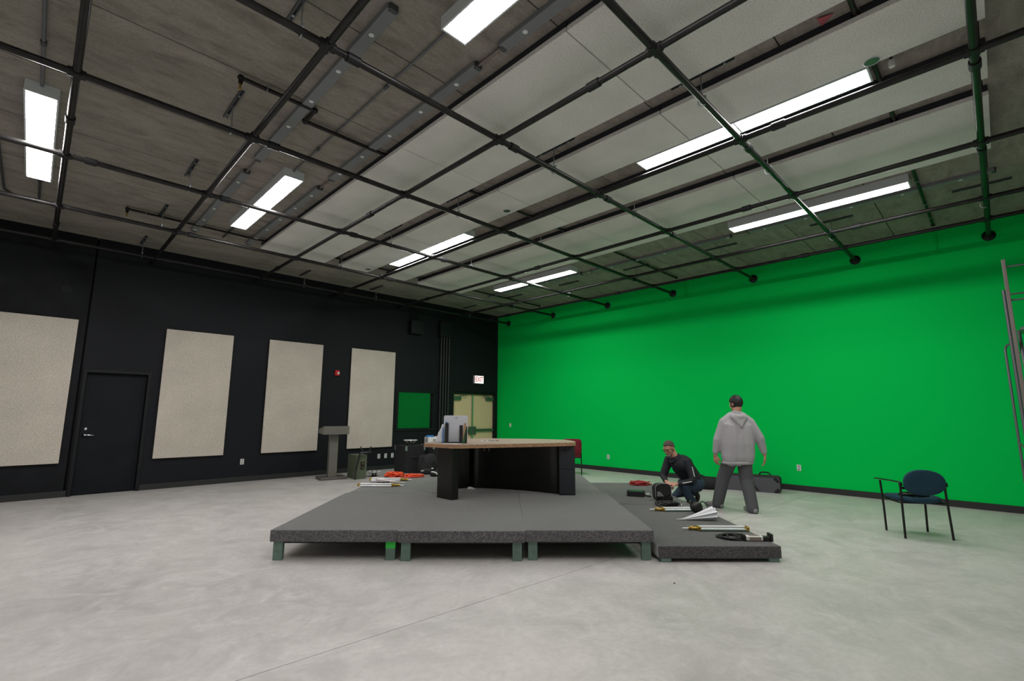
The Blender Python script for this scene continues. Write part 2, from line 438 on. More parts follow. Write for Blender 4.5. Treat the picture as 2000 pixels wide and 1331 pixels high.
# control-room window
d = thing('window_1', None, None, ((W1[0]+W1[1])/2, 0, 0)); d['kind'] = 'structure'
w = (W1[1]-W1[0])/2
fr = MB(); fr.box(-w-0.03, -w+0.05, -0.02, 0.2, W1[2]-0.03, W1[3]+0.03); fr.box(w-0.05, w+0.03, -0.02, 0.2, W1[2]-0.03, W1[3]+0.03)
fr.box(-w, w, -0.0195, 0.199, W1[2]-0.03, W1[2]+0.05); fr.box(-w, w, -0.0195, 0.199, W1[3]-0.05, W1[3]+0.03)
fr.build('window_frame', 'black_frame', d, 0.004)
MB().box(-w+0.05, w-0.05, 0.05, 0.062, W1[2]+0.05, W1[3]-0.05).build('pane', 'window_glass', d)

# ================================================================== things on the black wall
def wall_panel(x0, x1, label):
    o = thing('acoustic_panel', label, 'acoustic panel', ((x0+x1)/2, -0.03, 0.568), 0, 'wood-fibre panels on the black wall')
    h = (x1-x0)/2
    MB().box(-h, h, -0.025, 0.005, 0, 2.478).build('panel_board', 'wood_fibre', o, 0.006)
    q = MB()
    q.box(-h+0.08, -h+0.12, 0.005, 0.03, 0.05, 2.42); q.box(h-0.12, h-0.08, 0.005, 0.03, 0.05, 2.42)
    q.build('mounting_rail', 'black_frame', o)
wall_panel(-11.41, -10.176, 'beige wood-fibre wall panel on rough black concrete, latch side of the door')
wall_panel(-8.887, -7.709, 'beige wood-fibre wall panel, hinge side of the single black door')
wall_panel(-6.988, -5.775, 'beige wood-fibre wall panel behind the grey lectern')
wall_panel(-5.044, -3.803, 'beige wood-fibre wall panel above the olive speaker box')

def outlet(loc, axis, label, group=None, slots=2, h=0.115, w=0.072):
    """axis 'y' = on the black wall, 'x' = on the green wall"""
    o = thing('wall_outlet' if slots == 2 else 'light_switch', label, 'outlet' if slots == 2 else 'switch', loc, 0 if axis == 'y' else -PI/2, group)
    MB().box(-w/2, w/2, -0.007, 0.0, -h/2, h/2).build('cover_plate', 'plate_white', o, 0.003)
    for k in range(slots):
        z = (0.027 if k == 0 else -0.027) if slots == 2 else 0
        MB().box(-0.017, 0.017, -0.0095, -0.0065, z-(0.018 if slots == 2 else 0.033), z+(0.018 if slots == 2 else 0.033)).build('socket' if slots == 2 else 'rocker', 'slot_grey' if slots == 2 else 'plate_white', o)
    return o
outlet((-7.33, 0, 0.41), 'y', 'single white outlet on black wall between two beige panels')
for k, x in enumerate((-4.14, -3.945, -3.75)):
    outlet((x, 0, 0.34), 'y', 'white outlet in row of three under beige panel, %s from window' % ('third', 'second', 'first')[k], 'three outlets in a row')
outlet((0, -0.60, 1.08), 'x', 'white light switch on green wall beside the maple double door', None, 1)
outlet((0, -4.17, 0.35), 'x', 'low white outlet on green wall between red chair and kneeling man')
outlet((0, -8.51, 0.43), 'x', 'low white outlet on green wall beyond the grey equipment cases')

o = thing('fire_alarm', 'small red fire alarm strobe on the black wall', 'fire alarm', (-5.385, 0, 2.40))
MB().box(-0.055, 0.055, -0.05, 0, -0.065, 0.065).build('alarm_body', 'alarm_red', o, 0.006)
MB().box(0.0, 0.045, -0.062, -0.048, -0.03, 0.02).build('strobe_lens', 'plate_white', o, 0.004)

o = thing('exit_sign', 'lit white exit sign with red letters above the double door', 'exit sign', (-0.845, 0, 2.47))
MB().box(-0.185, 0.185, -0.075, 0, -0.125, 0.125).build('sign_case', 'exit_case', o, 0.006)
MB().box(-0.172, 0.172, -0.0785, -0.074, -0.112, 0.112).build('sign_face', 'exit_face', o)
fc = bpy.data.curves.new('exit_text', 'FONT'); fc.body = 'EXIT'; fc.size = 0.215; fc.align_x = 'CENTER'; fc.align_y = 'CENTER'; fc.extrude = 0.002; fc.offset = 0.004
fo = bpy.data.objects.new('exit_text', fc); COL.objects.link(fo)
bpy.context.view_layer.update()
tm = bpy.data.meshes.new_from_object(fo.evaluated_get(bpy.context.evaluated_depsgraph_get()))
bpy.data.objects.remove(fo, do_unlink=True)
tm.materials.clear(); tm.materials.append(MATS['exit_red'])
to = bpy.data.objects.new('letters', tm); COL.objects.link(to); to.parent = o
to.location = (0, -0.0795, 0.0); to.rotation_euler = (PI/2, 0, 0); to.scale = (0.72, 1, 1)

# junction boxes and conduit risers
o = thing('junction_box', 'black wall junction box with short conduits up to the ceiling', 'junction box', (-3.2, 0, 3.62))
MB().box(-0.2, 0.2, -0.16, 0, 0, 0.36).build('box_body', 'black_frame', o, 0.004)
for k in range(5):
    MB().tube([(-0.13+0.055*k, -0.06, 0.36), (-0.13+0.055*k, -0.06, 0.975)], 0.0135, 8).build('conduit', 'black_frame', o)
o = thing('wire_gutter', 'tall black wire gutter with four conduits running down beside window', 'conduit', (-2.17, 0, 0.0))
MB().box(-0.24, 0.20, -0.15, 0, 3.64, 4.09).build('box_body', 'black_frame', o, 0.004)
for k in range(4):
    MB().tube([(-0.135+0.095*k, -0.06, 0.10), (-0.135+0.095*k, -0.06, 3.64)], 0.028, 10).build('conduit', 'rubber_base', o)
for z in (1.55, 2.6):
    MB().box(-0.18, 0.19, -0.035, 0.0, z-0.012, z+0.012).build('strap', 'black_frame', o)

# ================================================================== ceiling: wood-fibre panels
COLS = [(-7.875, -6.64, 'wide', 'beside bare concrete'), (-6.35, -5.69, 'narrow', 'beside wide concrete-side row'),
        (-5.24, -4.74, 'narrow', 'beside wide green-side row'), (-4.41, -3.08, 'wide', 'nearest green wall')]
YS = [-1.88, -4.34, -6.78, -9.22, -11.60]
ORD = ['first', 'second', 'third', 'fourth']
for (x0, x1, wd, where) in COLS:
    for k in range(4):
        y1, y0 = YS[k]-(0.0 if k == 0 else 0.004), YS[k+1]+0.004
        o = thing('wood_fibre_panel', 'pale %s ceiling panel, row %s, %s from black wall' % (wd, where, ORD[k]), 'ceiling panel',
                  ((x0+x1)/2, (y0+y1)/2, 4.48), 0, 'wood-fibre ceiling panels')
        hx, hy = (x1-x0)/2, (y1-y0)/2
        MB().box(-hx, hx, -hy, hy, 0, 0.05).build('panel_board', 'wood_fibre_ceiling', o, 0.006)
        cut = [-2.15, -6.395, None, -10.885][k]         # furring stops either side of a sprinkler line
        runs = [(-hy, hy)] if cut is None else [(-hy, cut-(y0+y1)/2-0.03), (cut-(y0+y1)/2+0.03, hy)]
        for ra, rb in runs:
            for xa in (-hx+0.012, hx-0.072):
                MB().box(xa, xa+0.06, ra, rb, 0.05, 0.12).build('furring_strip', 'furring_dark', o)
for (x, y, lab) in ((-5.803, -6.397, 'small round sprinkler cover in narrow ceiling panel, middle one'), (-5.745, -10.89, 'round sprinkler cover in ceiling panel at near end of long light'),
                    (-5.808, -2.14, 'round sprinkler cover in narrow ceiling panel nearest the black wall')):
    o = thing('sprinkler_cover', lab, 'sprinkler cover', (x, y, 4.478))
    MB().lathe([(0.048, -0.004), (0.055, 0.0), (0.055, 0.003)], (0, 0, 0), 24).build('cover_disc', 'closer_metal', o)
    MB().tube([(0.058*math.cos(a*PI/12), 0.058*math.sin(a*PI/12), -0.001) for a in range(24)], 0.004, 6, closed=True).build('cover_ring', 'white_enamel', o)

# ================================================================== strip lights
def strip_light(x, y0, y1, label):
    o = thing('strip_light', label, 'ceiling light', (x, (y0+y1)/2, 4.485), 0, 'surface-mounted strip lights')
    h = (y1-y0)/2; w = 0.125
    q = MB()
    q.box(-w, -w+0.014, -h, h, 0, 0.115); q.box(w-0.014, w, -h, h, 0, 0.115)
    q.box(-w+0.014, w-0.014, -h, -h+0.016, 0, 0.115); q.box(-w+0.014, w-0.014, h-0.016, h, 0, 0.115)
    q.box(-w+0.014, w-0.014, -h+0.016, h-0.016, 0.09, 0.1145)
    q.build('housing', 'white_enamel', o)
    MB().box(-w+0.014, w-0.014, -0.008, 0.008, 0.002, 0.02).build('cross_bar', 'white_enamel', o)
    for a, b in ((-h+0.016, -0.008), (0.008, h-0.016)):
        q = MB(); q.add([(-w+0.014, a, 0.006), (w-0.014, a, 0.006), (w-0.014, b, 0.006), (-w+0.014, b, 0.006)], [(0, 3, 2, 1)])
        q.build('diffuser', 'diffuser', o)
    for s in (-1, 1):
        MB().lathe([(0.008, 0), (0.008, 0.006)], (s*w, h*0.35, 0.012), 8, RY(s*PI/2)).build('latch', 'zinc', o)
strip_light(-10.865, -5.12, -2.68, 'white strip light on bare concrete beside the door-side grid pipe')
strip_light(-8.475, -5.14, -2.70, 'white strip light on bare concrete between two grey raceways, near black wall')
strip_light(-8.475, -10.85, -8.52, 'white strip light on bare concrete between raceways, far from the black wall')
strip_light(-5.545, -5.20, -2.74, 'white strip light between narrow ceiling panels, nearer the black wall')
strip_light(-5.535, -10.85, -8.52, 'white strip light between narrow ceiling panels with sprinkler cover at its end')
strip_light(-2.590, -5.17, -2.73, 'white strip light along the green-side panels, nearer the black wall')
strip_light(-2.590, -10.82, -8.48, 'white strip light along the green-side panels, opposite the blue chair')
strip_light(-10.865, -10.85, -8.52, 'white strip light on bare concrete by door-side grid pipe, away from black wall')

# conduits feeding the lights
def conduit(pts, r, label, m='ladder_grey', name='conduit', couplings=()):
    p0 = Vector(pts[0])
    o = thing(name, label, 'conduit', p0)
    MB().tube([Vector(p)-p0 for p in pts], r, 8).build('tube', m, o)
    for c in couplings:
        dirv = (Vector(pts[1])-Vector(pts[0])).normalized()*0.03
        MB().tube([Vector(c)-p0-dirv, Vector(c)-p0+dirv], r*1.6, 8).build('coupling', 'zinc_dark', o)
    return o
conduit([(-8.49, -5.14, 4.575), (-8.49, -8.52, 4.575)], 0.011, 'thin ceiling conduit joining the two strip lights on bare concrete', couplings=((-8.49, -5.91, 4.575), (-8.49, -7.48, 4.575)))
conduit([(-10.87, -5.12, 4.575), (-10.87, -8.52, 4.575)], 0.014, 'thin ceiling conduit running from the end of the door-side strip light', couplings=((-10.87, -5.9, 4.575),))
conduit([(-10.86, -2.68, 4.575), (-10.86, -1.6, 4.575)], 0.014, 'short ceiling conduit between door-side strip light and black wall', 'zinc_dark', couplings=((-10.86, -2.4, 4.575),))
conduit([(-8.47, -2.70, 4.575), (-8.47, -1.75, 4.575)], 0.014, 'short ceiling conduit between raceway strip light and black wall', 'zinc_dark')
conduit([(-11.22, -3.6, 4.575), (-11.22, -1.7, 4.575), (-11.14, -1.5, 4.575)], 0.014, 'ceiling conduit beyond the door-side strip light, bending at its end', 'zinc_dark')
conduit([(-2.9, -1.5, 4.58), (-2.9, -8.6, 4.58)], 0.008, 'thin dark conduit along concrete between green-side panels and lights', 'zinc_dark', couplings=((-2.9, -6.2, 4.58), (-2.9, -7.5, 4.58)))
# slim pale conduit beside the second grid pipe
conduit([(-9.0, -2.26, 4.35), (-8.4, -2.22, 4.335), (-6.0, -2.23, 4.335), (-3.5, -2.21, 4.335)], 0.012, 'slim pale conduit strapped along a grid pipe near black wall', 'alu_teal', couplings=((-8.4, -2.22, 4.335), (-5.9, -2.23, 4.335), (-4.8, -2.22, 4.335)))

# grey raceways with white knockout discs
def raceway(x, segs, label, dots):
    ya = segs[0][0]
    o = thing('ceiling_raceway', label, 'raceway', (x, ya, 4.55))
    for k, (a, b) in enumerate(segs):
        MB().box(-0.05, 0.05, min(a, b)-ya, max(a, b)-ya, 0.0, 0.05).build('channel', 'raceway_grey', o, 0.003)
        for e in (a, b):
            MB().box(-0.035, 0.035, e-ya-0.02, e-ya+0.02, -0.004, 0.05).build('end_fitting', 'zinc_dark', o)
        if k:
            MB().tube([(0, segs[k-1][1]-ya, 0.02), (0, a-ya, 0.02)], 0.014, 8).build('link_tube', 'ladder_brown', o)
    for y in dots:
        MB().lathe([(0.022, -0.003), (0.022, 0.001)], (0, y-ya, 0), 14).build('knockout_disc', 'disc_white', o)
raceway(-8.93, [(-8.34, -5.15), (-4.70, -1.80)], 'grey raceway with white discs, on the side away from ceiling panels', [-8.0+0.61*k for k in range(11) if not 4.4 < 8.0-0.61*k < 5.3])
raceway(-8.05, [(-11.6, -8.66), (-8.33, -5.30), (-4.92, -1.75)], 'grey raceway with white discs, right beside the wide ceiling panels', [-10.2, -9.55, -8.93, -8.02, -7.42, -6.80, -6.16, -5.55, -4.64, -4.03, -3.4, -2.78, -2.2])
raceway(-2.11, [(-11.62, -8.6), (-8.3, -5.3), (-5.0, -1.9)], 'grey raceway with white discs along the green wall side', [-11.3+0.61*k for k in range(16)])

# ================================================================== lighting grid of black pipe
AY = [-0.509, -2.375, -4.27, -6.12, -7.94, -9.735, -11.51]
BX = [-10.64, -9.262, -7.41, -5.625, -3.80, -1.94, -0.955]
ZP = 4.29; RP = 0.030
grid = thing('pipe_grid', 'black steel pipe lighting grid hung below the whole ceiling', 'pipe grid', (0, 0, ZP))
for i, y in enumerate(AY):
    p = MB().tube([(XN+0.03, y, 0), (-0.03, y, 0)], RP, 12).build('pipe', 'pipe_black', grid)
    MB().lathe([(0.085, 0), (0.085, 0.014), (0.045, 0.02), (0.042, 0.05)], (-0.001, y, 0), 20, RY(-PI/2)).build('flange', 'pipe_fitting', p)
    for j, x in enumerate(BX):
        f = MB(); f.tube([(x-0.06, y, 0), (x+0.06, y, 0)], 0.040, 12); f.tube([(x, y-0.06, 0), (x, y+0.06, 0)], 0.039, 12)
        f.build('cross_fitting', 'pipe_fitting', p)
        if j < 6 and (i+j) % 2 == 0 or j in (1, 3):
            f = MB().tube([(x+0.16, y, 0), (x+0.27, y, 0)], 0.041, 12); f.build('sleeve', 'pipe_fitting', p)
for j, x in enumerate(BX):
    p = MB().tube([(x, YN+0.03, 0), (x, -0.02, 0)], RP, 12).build('pipe', 'pipe_black', grid)
    for y in (-1.45, -5.2, -9.15):
        if j % 2 == 1: y -= 0.95
        MB().tube([(x, y-0.06, 0), (x, y+0.06, 0)], 0.040, 12).build('sleeve', 'pipe_fitting', p)

# strut-and-rod hangers
def hanger(x, y, label, group, span=0.6):
    o = thing('pipe_hanger', label, 'pipe hanger', (x, y, ZP), 0, group)
    q = MB()
    q.box(-0.0205, -0.0165, -span/2, span/2, ZC-ZP-0.025, ZC-ZP); q.box(0.0165, 0.0205, -span/2, span/2, ZC-ZP-0.025, ZC-ZP)
    q.box(-0.0165, 0.0165, -span/2, span/2, ZC-ZP-0.004, ZC-ZP)
    q.box(-0.0165, -0.009, -span/2, span/2, ZC-ZP-0.025, ZC-ZP-0.022); q.box(0.009, 0.0165, -span/2, span/2, ZC-ZP-0.025, ZC-ZP-0.022)
    q.build('strut_channel', 'zinc_dark', o)
    MB().tube([(0, 0, 0.05), (0, 0, ZC-ZP-0.01)], 0.006, 8).build('threaded_rod', 'zinc', o)
    q = MB()
    q.tube([(0.0, RP+0.006, 0.055), (0.0, RP+0.007, 0.0), (0, 0.022, -0.026), (0, 0, -0.036), (0, -0.022, -0.026), (0, -RP-0.007, 0.0), (0, -RP-0.006, 0.055)], 0.006, 6)
    q.box(-0.011, 0.011, -RP-0.01, RP+0.01, 0.05, 0.06)
    q.build('pipe_clamp', 'zinc', o)
    for s in (-0.22, 0.2):
        MB().lathe([(0.012, 0), (0.012, 0.012)], (0, s*span/0.6, ZC-ZP-0.036), 6).build('bolt', 'zinc', o)
ORD7 = ['first', 'second', 'third', 'fourth', 'fifth', 'sixth', 'seventh']
HG = [(-9.46, AY, 'zinc pipe hanger under bare concrete'),
      (-6.50, AY[:6], 'zinc pipe hanger in gap beside the wide concrete-side panels'),
      (-4.70, AY[:6], 'zinc pipe hanger in gap beside the wide green-side panels'),
      (-1.62, AY, 'zinc pipe hanger on concrete strip along green wall')]
for x, ys, lab in HG:
    for i, y in enumerate(ys):
        hanger(x, y+0.02, lab+', %s from black wall' % ORD7[i], 'strut and rod pipe hangers')

# sprinkler branch lines above the panels
def sprinkler(y, xs, jog, label, xend=-0.35):
    o = thing('sprinkler_pipe', label, 'sprinkler pipe', (xs, y, 4.552))
    pts = [(0, 0, 0)]
    if jog:
        pts += [(jog[0]-xs, 0, 0), (jog[0]-xs, jog[1], 0)]
        y2 = jog[1]
    else: y2 = 0
    pts += [(xend-xs, y2, 0)]
    for a, b in zip(pts[:-1], pts[1:]):
        MB().tube([a, b], 0.020, 10).build('pipe_run', 'pipe_black', o)
    for p in pts:
        MB().ball(p, 0.031, 10, 7).build('elbow', 'pipe_fitting', o)
    MB().tube([(0, 0, 0), (0, 0, -0.055)], [0.02, 0.02], 8).build('drop_nipple', 'pipe_fitting', o)
    hd = MB(); hd.lathe([(0.012, 0), (0.012, 0.02), (0.007, 0.03), (0.014, 0.06), (0.003, 0.065)], (0, 0, -0.12), 10); hd.build('sprinkler_head', 'brass', o)
    for x in [0.23, 1.75] + [k for k in (7.0, 8.0, 8.7) if k < xend-xs]:
        yy = 0 if (not jog or x < jog[0]-xs) else y2
        q = MB(); q.tube([(x, yy+0.025*math.cos(a), 0.025*math.sin(a)) for a in [k*PI/6 for k in range(12)]], 0.004, 5, closed=True); q.tube([(x, yy, 0.02), (x, yy, 0.036)], 0.005, 6)
        q.build('pipe_strap', 'zinc', o)
sprinkler(-6.655, -9.54, (-8.84, 0.26), 'black sprinkler pipe with a stepped jog on bare concrete')
sprinkler(-2.15, -9.88, None, 'black sprinkler pipe on bare concrete nearest the black wall')
sprinkler(-10.885, -9.5, None, 'black sprinkler pipe crossing above panels near the tall ladder')

# conduit drops on the green wall
for y, lab in ((-2.31, 'thin green conduit drop on green wall nearest the black wall'), (-6.45, 'thin green conduit drop at middle of the green wall top'), (-10.88, 'thin green conduit drop on green wall above the blue chair')):
    o = thing('conduit_drop', lab, 'conduit', (-0.016, y, 4.12))
    MB().tube([(0, 0, 0), (0, 0, 0.48)], 0.010, 8).build('tube', 'green_paint', o)
    MB().box(-0.012, 0.016, -0.022, 0.022, 0.2, 0.215).build('strap', 'green_paint', o)

# ================================================================== the stage: eight carpeted risers
OS = Vector((-8.80, -6.17, 0)); RS = math.radians(-43.91)
ES = Vector((math.cos(RS), math.sin(RS), 0)); NS = Vector((-math.sin(RS), math.cos(RS), 0))
def stg(s, t, z=0.0): return OS + ES*s + NS*t + Vector((0, 0, z))
def riser(s0, s1, t0, t1, z0, z1, label, cm, low=False, tape=False):
    o = thing('stage_riser', label, 'stage riser', stg((s0+s1)/2, (t0+t1)/2), RS, 'carpeted stage risers')
    w, h = (s1-s0)/2, (t1-t0)/2
    # deck with slightly uneven carpeted edges
    MB().box(-w, w, -h, h, z0, z1).build('deck', cm, o, 0.009, 3)
    for yb in (-h+0.1, h-0.14):
        MB().box(-w+0.04, w-0.04, yb, yb+0.04, z0-0.035 if not low else z0-0.012, z0+0.01).build('cross_beam', 'black_frame', o)
    for sx in (-1, 1):
        for sy in (-1, 1):
            cx = sx*(w-0.075); cy = sy*(h-0.05)
            if low:
                MB().box(cx-0.05, cx+0.05, cy-0.045, cy+0.045, 0.0, z0+0.005).build('foot', 'riser_leg', o)
            else:
                lg = MB().box(cx-0.046, cx+0.046, cy-0.024, cy+0.024, 0.0, z0+0.005).build('leg', 'riser_leg', o, 0.003)
                if tape and sx > 0 and sy < 0:
                    MB().box(cx-0.0475, cx+0.0475, cy-0.0255, cy+0.0255, z0-0.065, z0-0.002).build('tape', 'green_tape', lg)
    return o
ZT = 0.29
riser(0.00, 1.258, 0.00, 2.279, 0.178, ZT, 'charcoal carpeted riser with green tape on one leg', 'carpet', tape=True)
riser(1.264, 2.512, -0.03, 2.279, 0.178, ZT, 'charcoal carpeted front riser carrying the angled desk leg', 'carpet')
riser(2.518, 3.80, 0.00, 2.279, 0.178, ZT, 'tall charcoal carpeted front riser beside the low step riser', 'carpet')
riser(0.045, 1.268, 2.284, 4.55, 0.178, ZT, 'charcoal carpeted riser with orange cords and light stands', 'carpet')
riser(1.274, 2.514, 2.284, 4.56, 0.178, ZT, 'charcoal carpeted riser behind the middle of the desk', 'carpet')
riser(2.520, 3.76, 2.284, 4.56, 0.178, ZT, 'charcoal carpeted riser behind the desk drawers, toward the red chair', 'carpet')
riser(3.825, 5.045, -0.04, 2.17, 0.035, 0.152, 'low carpeted riser with white umbrella and light stands', 'carpet_low', low=True)
riser(3.80, 5.00, 2.185, 4.36, 0.035, 0.152, 'low carpeted riser with red cable and black backpack', 'carpet_low', low=True)

# ================================================================== desk
def lp(s, t, c=(2.3, 2.2)): return (s-c[0], t-c[1])
dk = thing('anchor_desk', 'curved wood-topped anchor desk with black base on the stage', 'desk', stg(2.3, 2.2, ZT), RS)
out = [lp(*q) for q in ((1.20, 1.72), (1.62, 1.42), (1.70, 1.42), (2.3, 1.62), (2.85, 1.84), (3.30, 2.03), (3.335, 2.10), (3.36, 2.35), (3.29, 2.75), (2.95, 2.95), (2.6, 3.05), (2.0, 3.1), (1.5, 2.85), (1.25, 2.2))]
zt = 1.03-ZT
top = MB(); top.prism(out, zt-0.048, zt-0.002); top.build('tabletop', 'desk_wood', dk, 0.005)
ins = []
cx = sum(p[0] for p in out)/len(out); cy = sum(p[1] for p in out)/len(out)
MB().prism([(cx+(p[0]-cx)*0.992, cy+(p[1]-cy)*0.992) for p in out], zt-0.003, zt).build('laminate_top', 'desk_top_face', dk)
pl = [lp(*q) for q in ((1.374, 1.89), (1.605, 1.656), (1.685, 1.736), (1.455, 1.97))]
MB().prism(pl, 0, zt-0.048).build('end_leg', 'desk_black', dk, 0.004)
sp = [lp(*q) for q in ((1.56, 2.64), (1.755, 2.77), (1.74, 2.79), (1.545, 2.66))]
MB().prism(sp, 0.0, zt-0.048).build('side_panel', 'desk_gloss', dk)
arc = [Vector((*lp(1.755, 2.77), 0)).lerp(Vector((*lp(3.10, 2.16), 0)), k/10) for k in range(11)]
bow = [p + Vector((0.42, 0.91, 0))*(0.10*math.sin(PI*k/10)) for k, p in enumerate(arc)]
mp = MB().prism([(p.x, p.y) for p in bow] + [(p.x+0.008, p.y+0.018) for p in reversed(bow)], 0.0, zt-0.048, True).build('modesty_panel', 'desk_gloss', dk)
cb = thing('pedestal', None, None); cb.parent = dk
bpy.data.objects.remove(cb, do_unlink=True)
ped = MB().box(*[v for v in (3.088-2.3, 3.318-2.3)], 2.075-2.2, 2.62-2.2, 0.0, zt-0.048).build('pedestal', 'desk_cabinet', dk, 0.003)
for z0, z1 in ((0.02, 0.355), (0.362, zt-0.055)):
    dr = MB().box(3.095-2.3, 3.312-2.3, 2.06-2.2, 2.078-2.2, z0, z1).build('drawer', 'desk_cabinet', ped, 0.002)
hx, hy = 3.20-2.3, 2.06-2.2
MB().tube([(hx-0.045, hy, zt-0.105), (hx-0.04, hy-0.022, zt-0.107), (hx+0.04, hy-0.022, zt-0.107), (hx+0.045, hy, zt-0.105)], 0.005, 8).build('drawer_pull', 'black_plastic', ped)
for a, b, l in ((2.03, 1.72, 0.055), (2.09, 1.73, 0.06)):
    x, y = lp(a, b); MB().tube([(x, y, zt-0.045), (x, y, zt-0.045-l)], 0.003, 6).build('cable_end', 'slot_grey', dk)

# things on the desk
DZ = 1.03
DR = RS
def desk_at(px, py): return onz(px, py, DZ)
P = stg(1.57, 1.70, DZ)
def dthing(name, label, cat, s, t, rot=0.0): return thing(name, label, cat, stg(s, t, DZ), RS+rot)
WB = (1.62, 1.78)
o = dthing('white_board', 'pale lilac plastic board standing upright on the desk', 'board', WB[0], WB[1]+0.06)
MB().prism(rounded_rect(0.335, 0.375, 0.02), 0.0, 0.012).xform(Matrix.Translation((0, 0, 0.189)) @ Matrix.Rotation(PI/2-0.06, 4, 'X')).build('board_sheet', 'board_lilac', o)
MB().prism(rounded_rect(0.03, 0.012, 0.004), 0.0, 0.003).xform(Matrix.Translation((0.01, -0.012, 0.345)) @ Matrix.Rotation(PI/2-0.06, 4, 'X')).build('hang_slot', 'slot_grey', o)
MB().box(-0.12, 0.12, 0.005, 0.045, 0.0, 0.012).build('board_foot', 'plate_white', o)
o = dthing('file_rack', 'black desktop rack with three upright dividers before the board', 'desk rack', WB[0], WB[1]-0.02)
MB().box(-0.135, 0.165, -0.03, 0.03, 0.0, 0.018).build('rack_base', 'black_plastic', o, 0.003)
for x0, x1, h in ((-0.135, -0.09, 0.275), (0.062, 0.105, 0.245), (0.14, 0.165, 0.225)):
    MB().box(x0, x1, -0.028, 0.028, 0.018, h).build('divider', 'black_plastic', o, 0.003)
MB().tube([(-0.12, 0.0, 0.275), (-0.12, 0.0, 0.29)], 0.014, 10).build('blue_cap', 'blue_plastic', o)
o = dthing('cardboard_strip', 'brown cardboard strip leaning among the rack dividers', 'cardboard', WB[0]+0.123, WB[1]-0.055)
q = MB(); q.obox((0.01, -0.012, 0.135), (0.034, 0.006, 0.275), RY(0.06)); q.build('strip', 'cardboard', o)
q = MB(); q.add([(-0.018, -0.018, 0.002), (0.022, -0.018, 0.002), (0.03, -0.016, 0.20), (-0.018, -0.022, 0.002), (0.022, -0.022, 0.002), (0.03, -0.020, 0.20)], [(0, 2, 1), (3, 4, 5), (0, 1, 4, 3), (1, 2, 5, 4), (2, 0, 3, 5)]); q.build('green_card', 'dark_green', o)
o = dthing('plastic_bag', 'crumpled clear plastic bag slumped against the white board', 'plastic bag', WB[0]-0.215, WB[1]+0.02)
random.seed(3)
pts = []
q = MB()
nv, nu = 10, 14
vs = []
for j in range(nv+1):
    z = 0.25*j/nv; r = 0.055*(1-0.75*(j/nv)**1.4)+0.006
    for k in range(nu):
        a = 2*PI*k/nu; rr = r*(0.72+0.5*random.random())
        vs.append((rr*math.cos(a)+0.05*(j/nv), 0.7*rr*math.sin(a), z+0.006*random.random()*(j > 0)))
q.add(vs, [(j*nu+k, j*nu+(k+1) % nu, (j+1)*nu+(k+1) % nu, (j+1)*nu+k) for j in range(nv) for k in range(nu)] + [tuple(range(nu-1, -1, -1)), tuple(nv*nu+k for k in range(nu))], True)
q.build('bag_film', 'clear_bag', o)
MB().box(0.045, 0.058, -0.045, -0.04, 0.01, 0.20).build('blue_stripe', 'blue_plastic', o)
o = dthing('paper_sheet', 'white paper sheet flat under the desk rack', 'paper', WB[0]-0.02, WB[1]-0.15)
MB().prism([(-0.13, -0.02), (0.10, -0.05), (0.13, 0.06), (-0.12, 0.08)], 0.0005, 0.003).build('sheet', 'paper', o)
o = dthing('leaflet', 'white leaflet with black marks lying on the desk', 'paper', 2.06, 2.33)
MB().prism([(-0.11, -0.10), (0.12, -0.08), (0.13, 0.10), (-0.08, 0.12)], 0.0005, 0.003).build('sheet', 'paper', o)
q = MB()
for x, y in ((-0.05, 0.0), (0.02, 0.03), (0.07, -0.02), (0.12, 0.03)): q.prism([(x-0.03, y-0.05), (x+0.025, y-0.04), (x+0.03, y+0.05), (x-0.02, y+0.04)], 0.003, 0.006)
q.build('black_marks', 'black_plastic', o)
o = thing('paper_scrap', 'crumpled white paper scrap on carpet under the desk', 'paper', stg(1.80, 2.62, ZT), RS)
MB().add([(-0.06, -0.02, 0.004), (0.07, -0.04, 0.001), (0.05, 0.04, 0.012), (-0.05, 0.03, 0.03), (0.0, 0.0, 0.035)], [(0, 1, 4), (1, 2, 4), (2, 3, 4), (3, 0, 4)]).build('scrap', 'paper', o)

# ================================================================== left side: lectern, speaker box, cases
LC = Vector((-5.70, -0.80, 0)); LR = math.radians(-10)
o = thing('lectern', 'grey pedestal lectern with a boxy slanted head by the black wall', 'lectern', (-5.745, -0.825, 0), LR)
MB().box(-0.285, 0.285, -0.23, 0.23, 0.0, 0.055).build('base_plate', 'lectern_base', o, 0.012)
MB().box(-0.09, 0.09, -0.07, 0.07, 0.055, 0.98).build('column', 'lectern', o, 0.004)
q = MB()
x = 0.275
q.add([(-x, -0.22, 0.965), (x, -0.22, 0.965), (x, 0.22, 0.985), (-x, 0.22, 0.985), (-x, -0.22, 1.145), (x, -0.22, 1.145), (x, 0.22, 1.075), (-x, 0.22, 1.075)],
      [(0, 3, 2, 1), (4, 5, 6, 7), (0, 1, 5, 4), (1, 2, 6, 5), (2, 3, 7, 6), (3, 0, 4, 7)])
q.build('head', 'lectern', o, 0.004)
MB().box(-0.25, 0.25, 0.19, 0.205, 1.06, 1.095).build('book_stop', 'lectern_base', o)

o = thing('speaker_box', 'olive green speaker box with terminal plate on the floor', 'speaker', (-5.26, -1.06, 0), math.radians(-4))
MB().box(-0.15, 0.10, -0.26, 0.20, 0, 0.515).build('cabinet', 'olive', o, 0.006)
MB().box(-0.045, 0.045, -0.264, -0.258, 0.20, 0.37).build('terminal_plate', 'black_plastic', o)
for z in (0.24, 0.33):
    MB().lathe([(0.018, 0), (0.018, 0.02), (0.01, 0.03)], (0.0, -0.262, z), 12, RX(PI/2)).build('binding_post', 'brass', o)

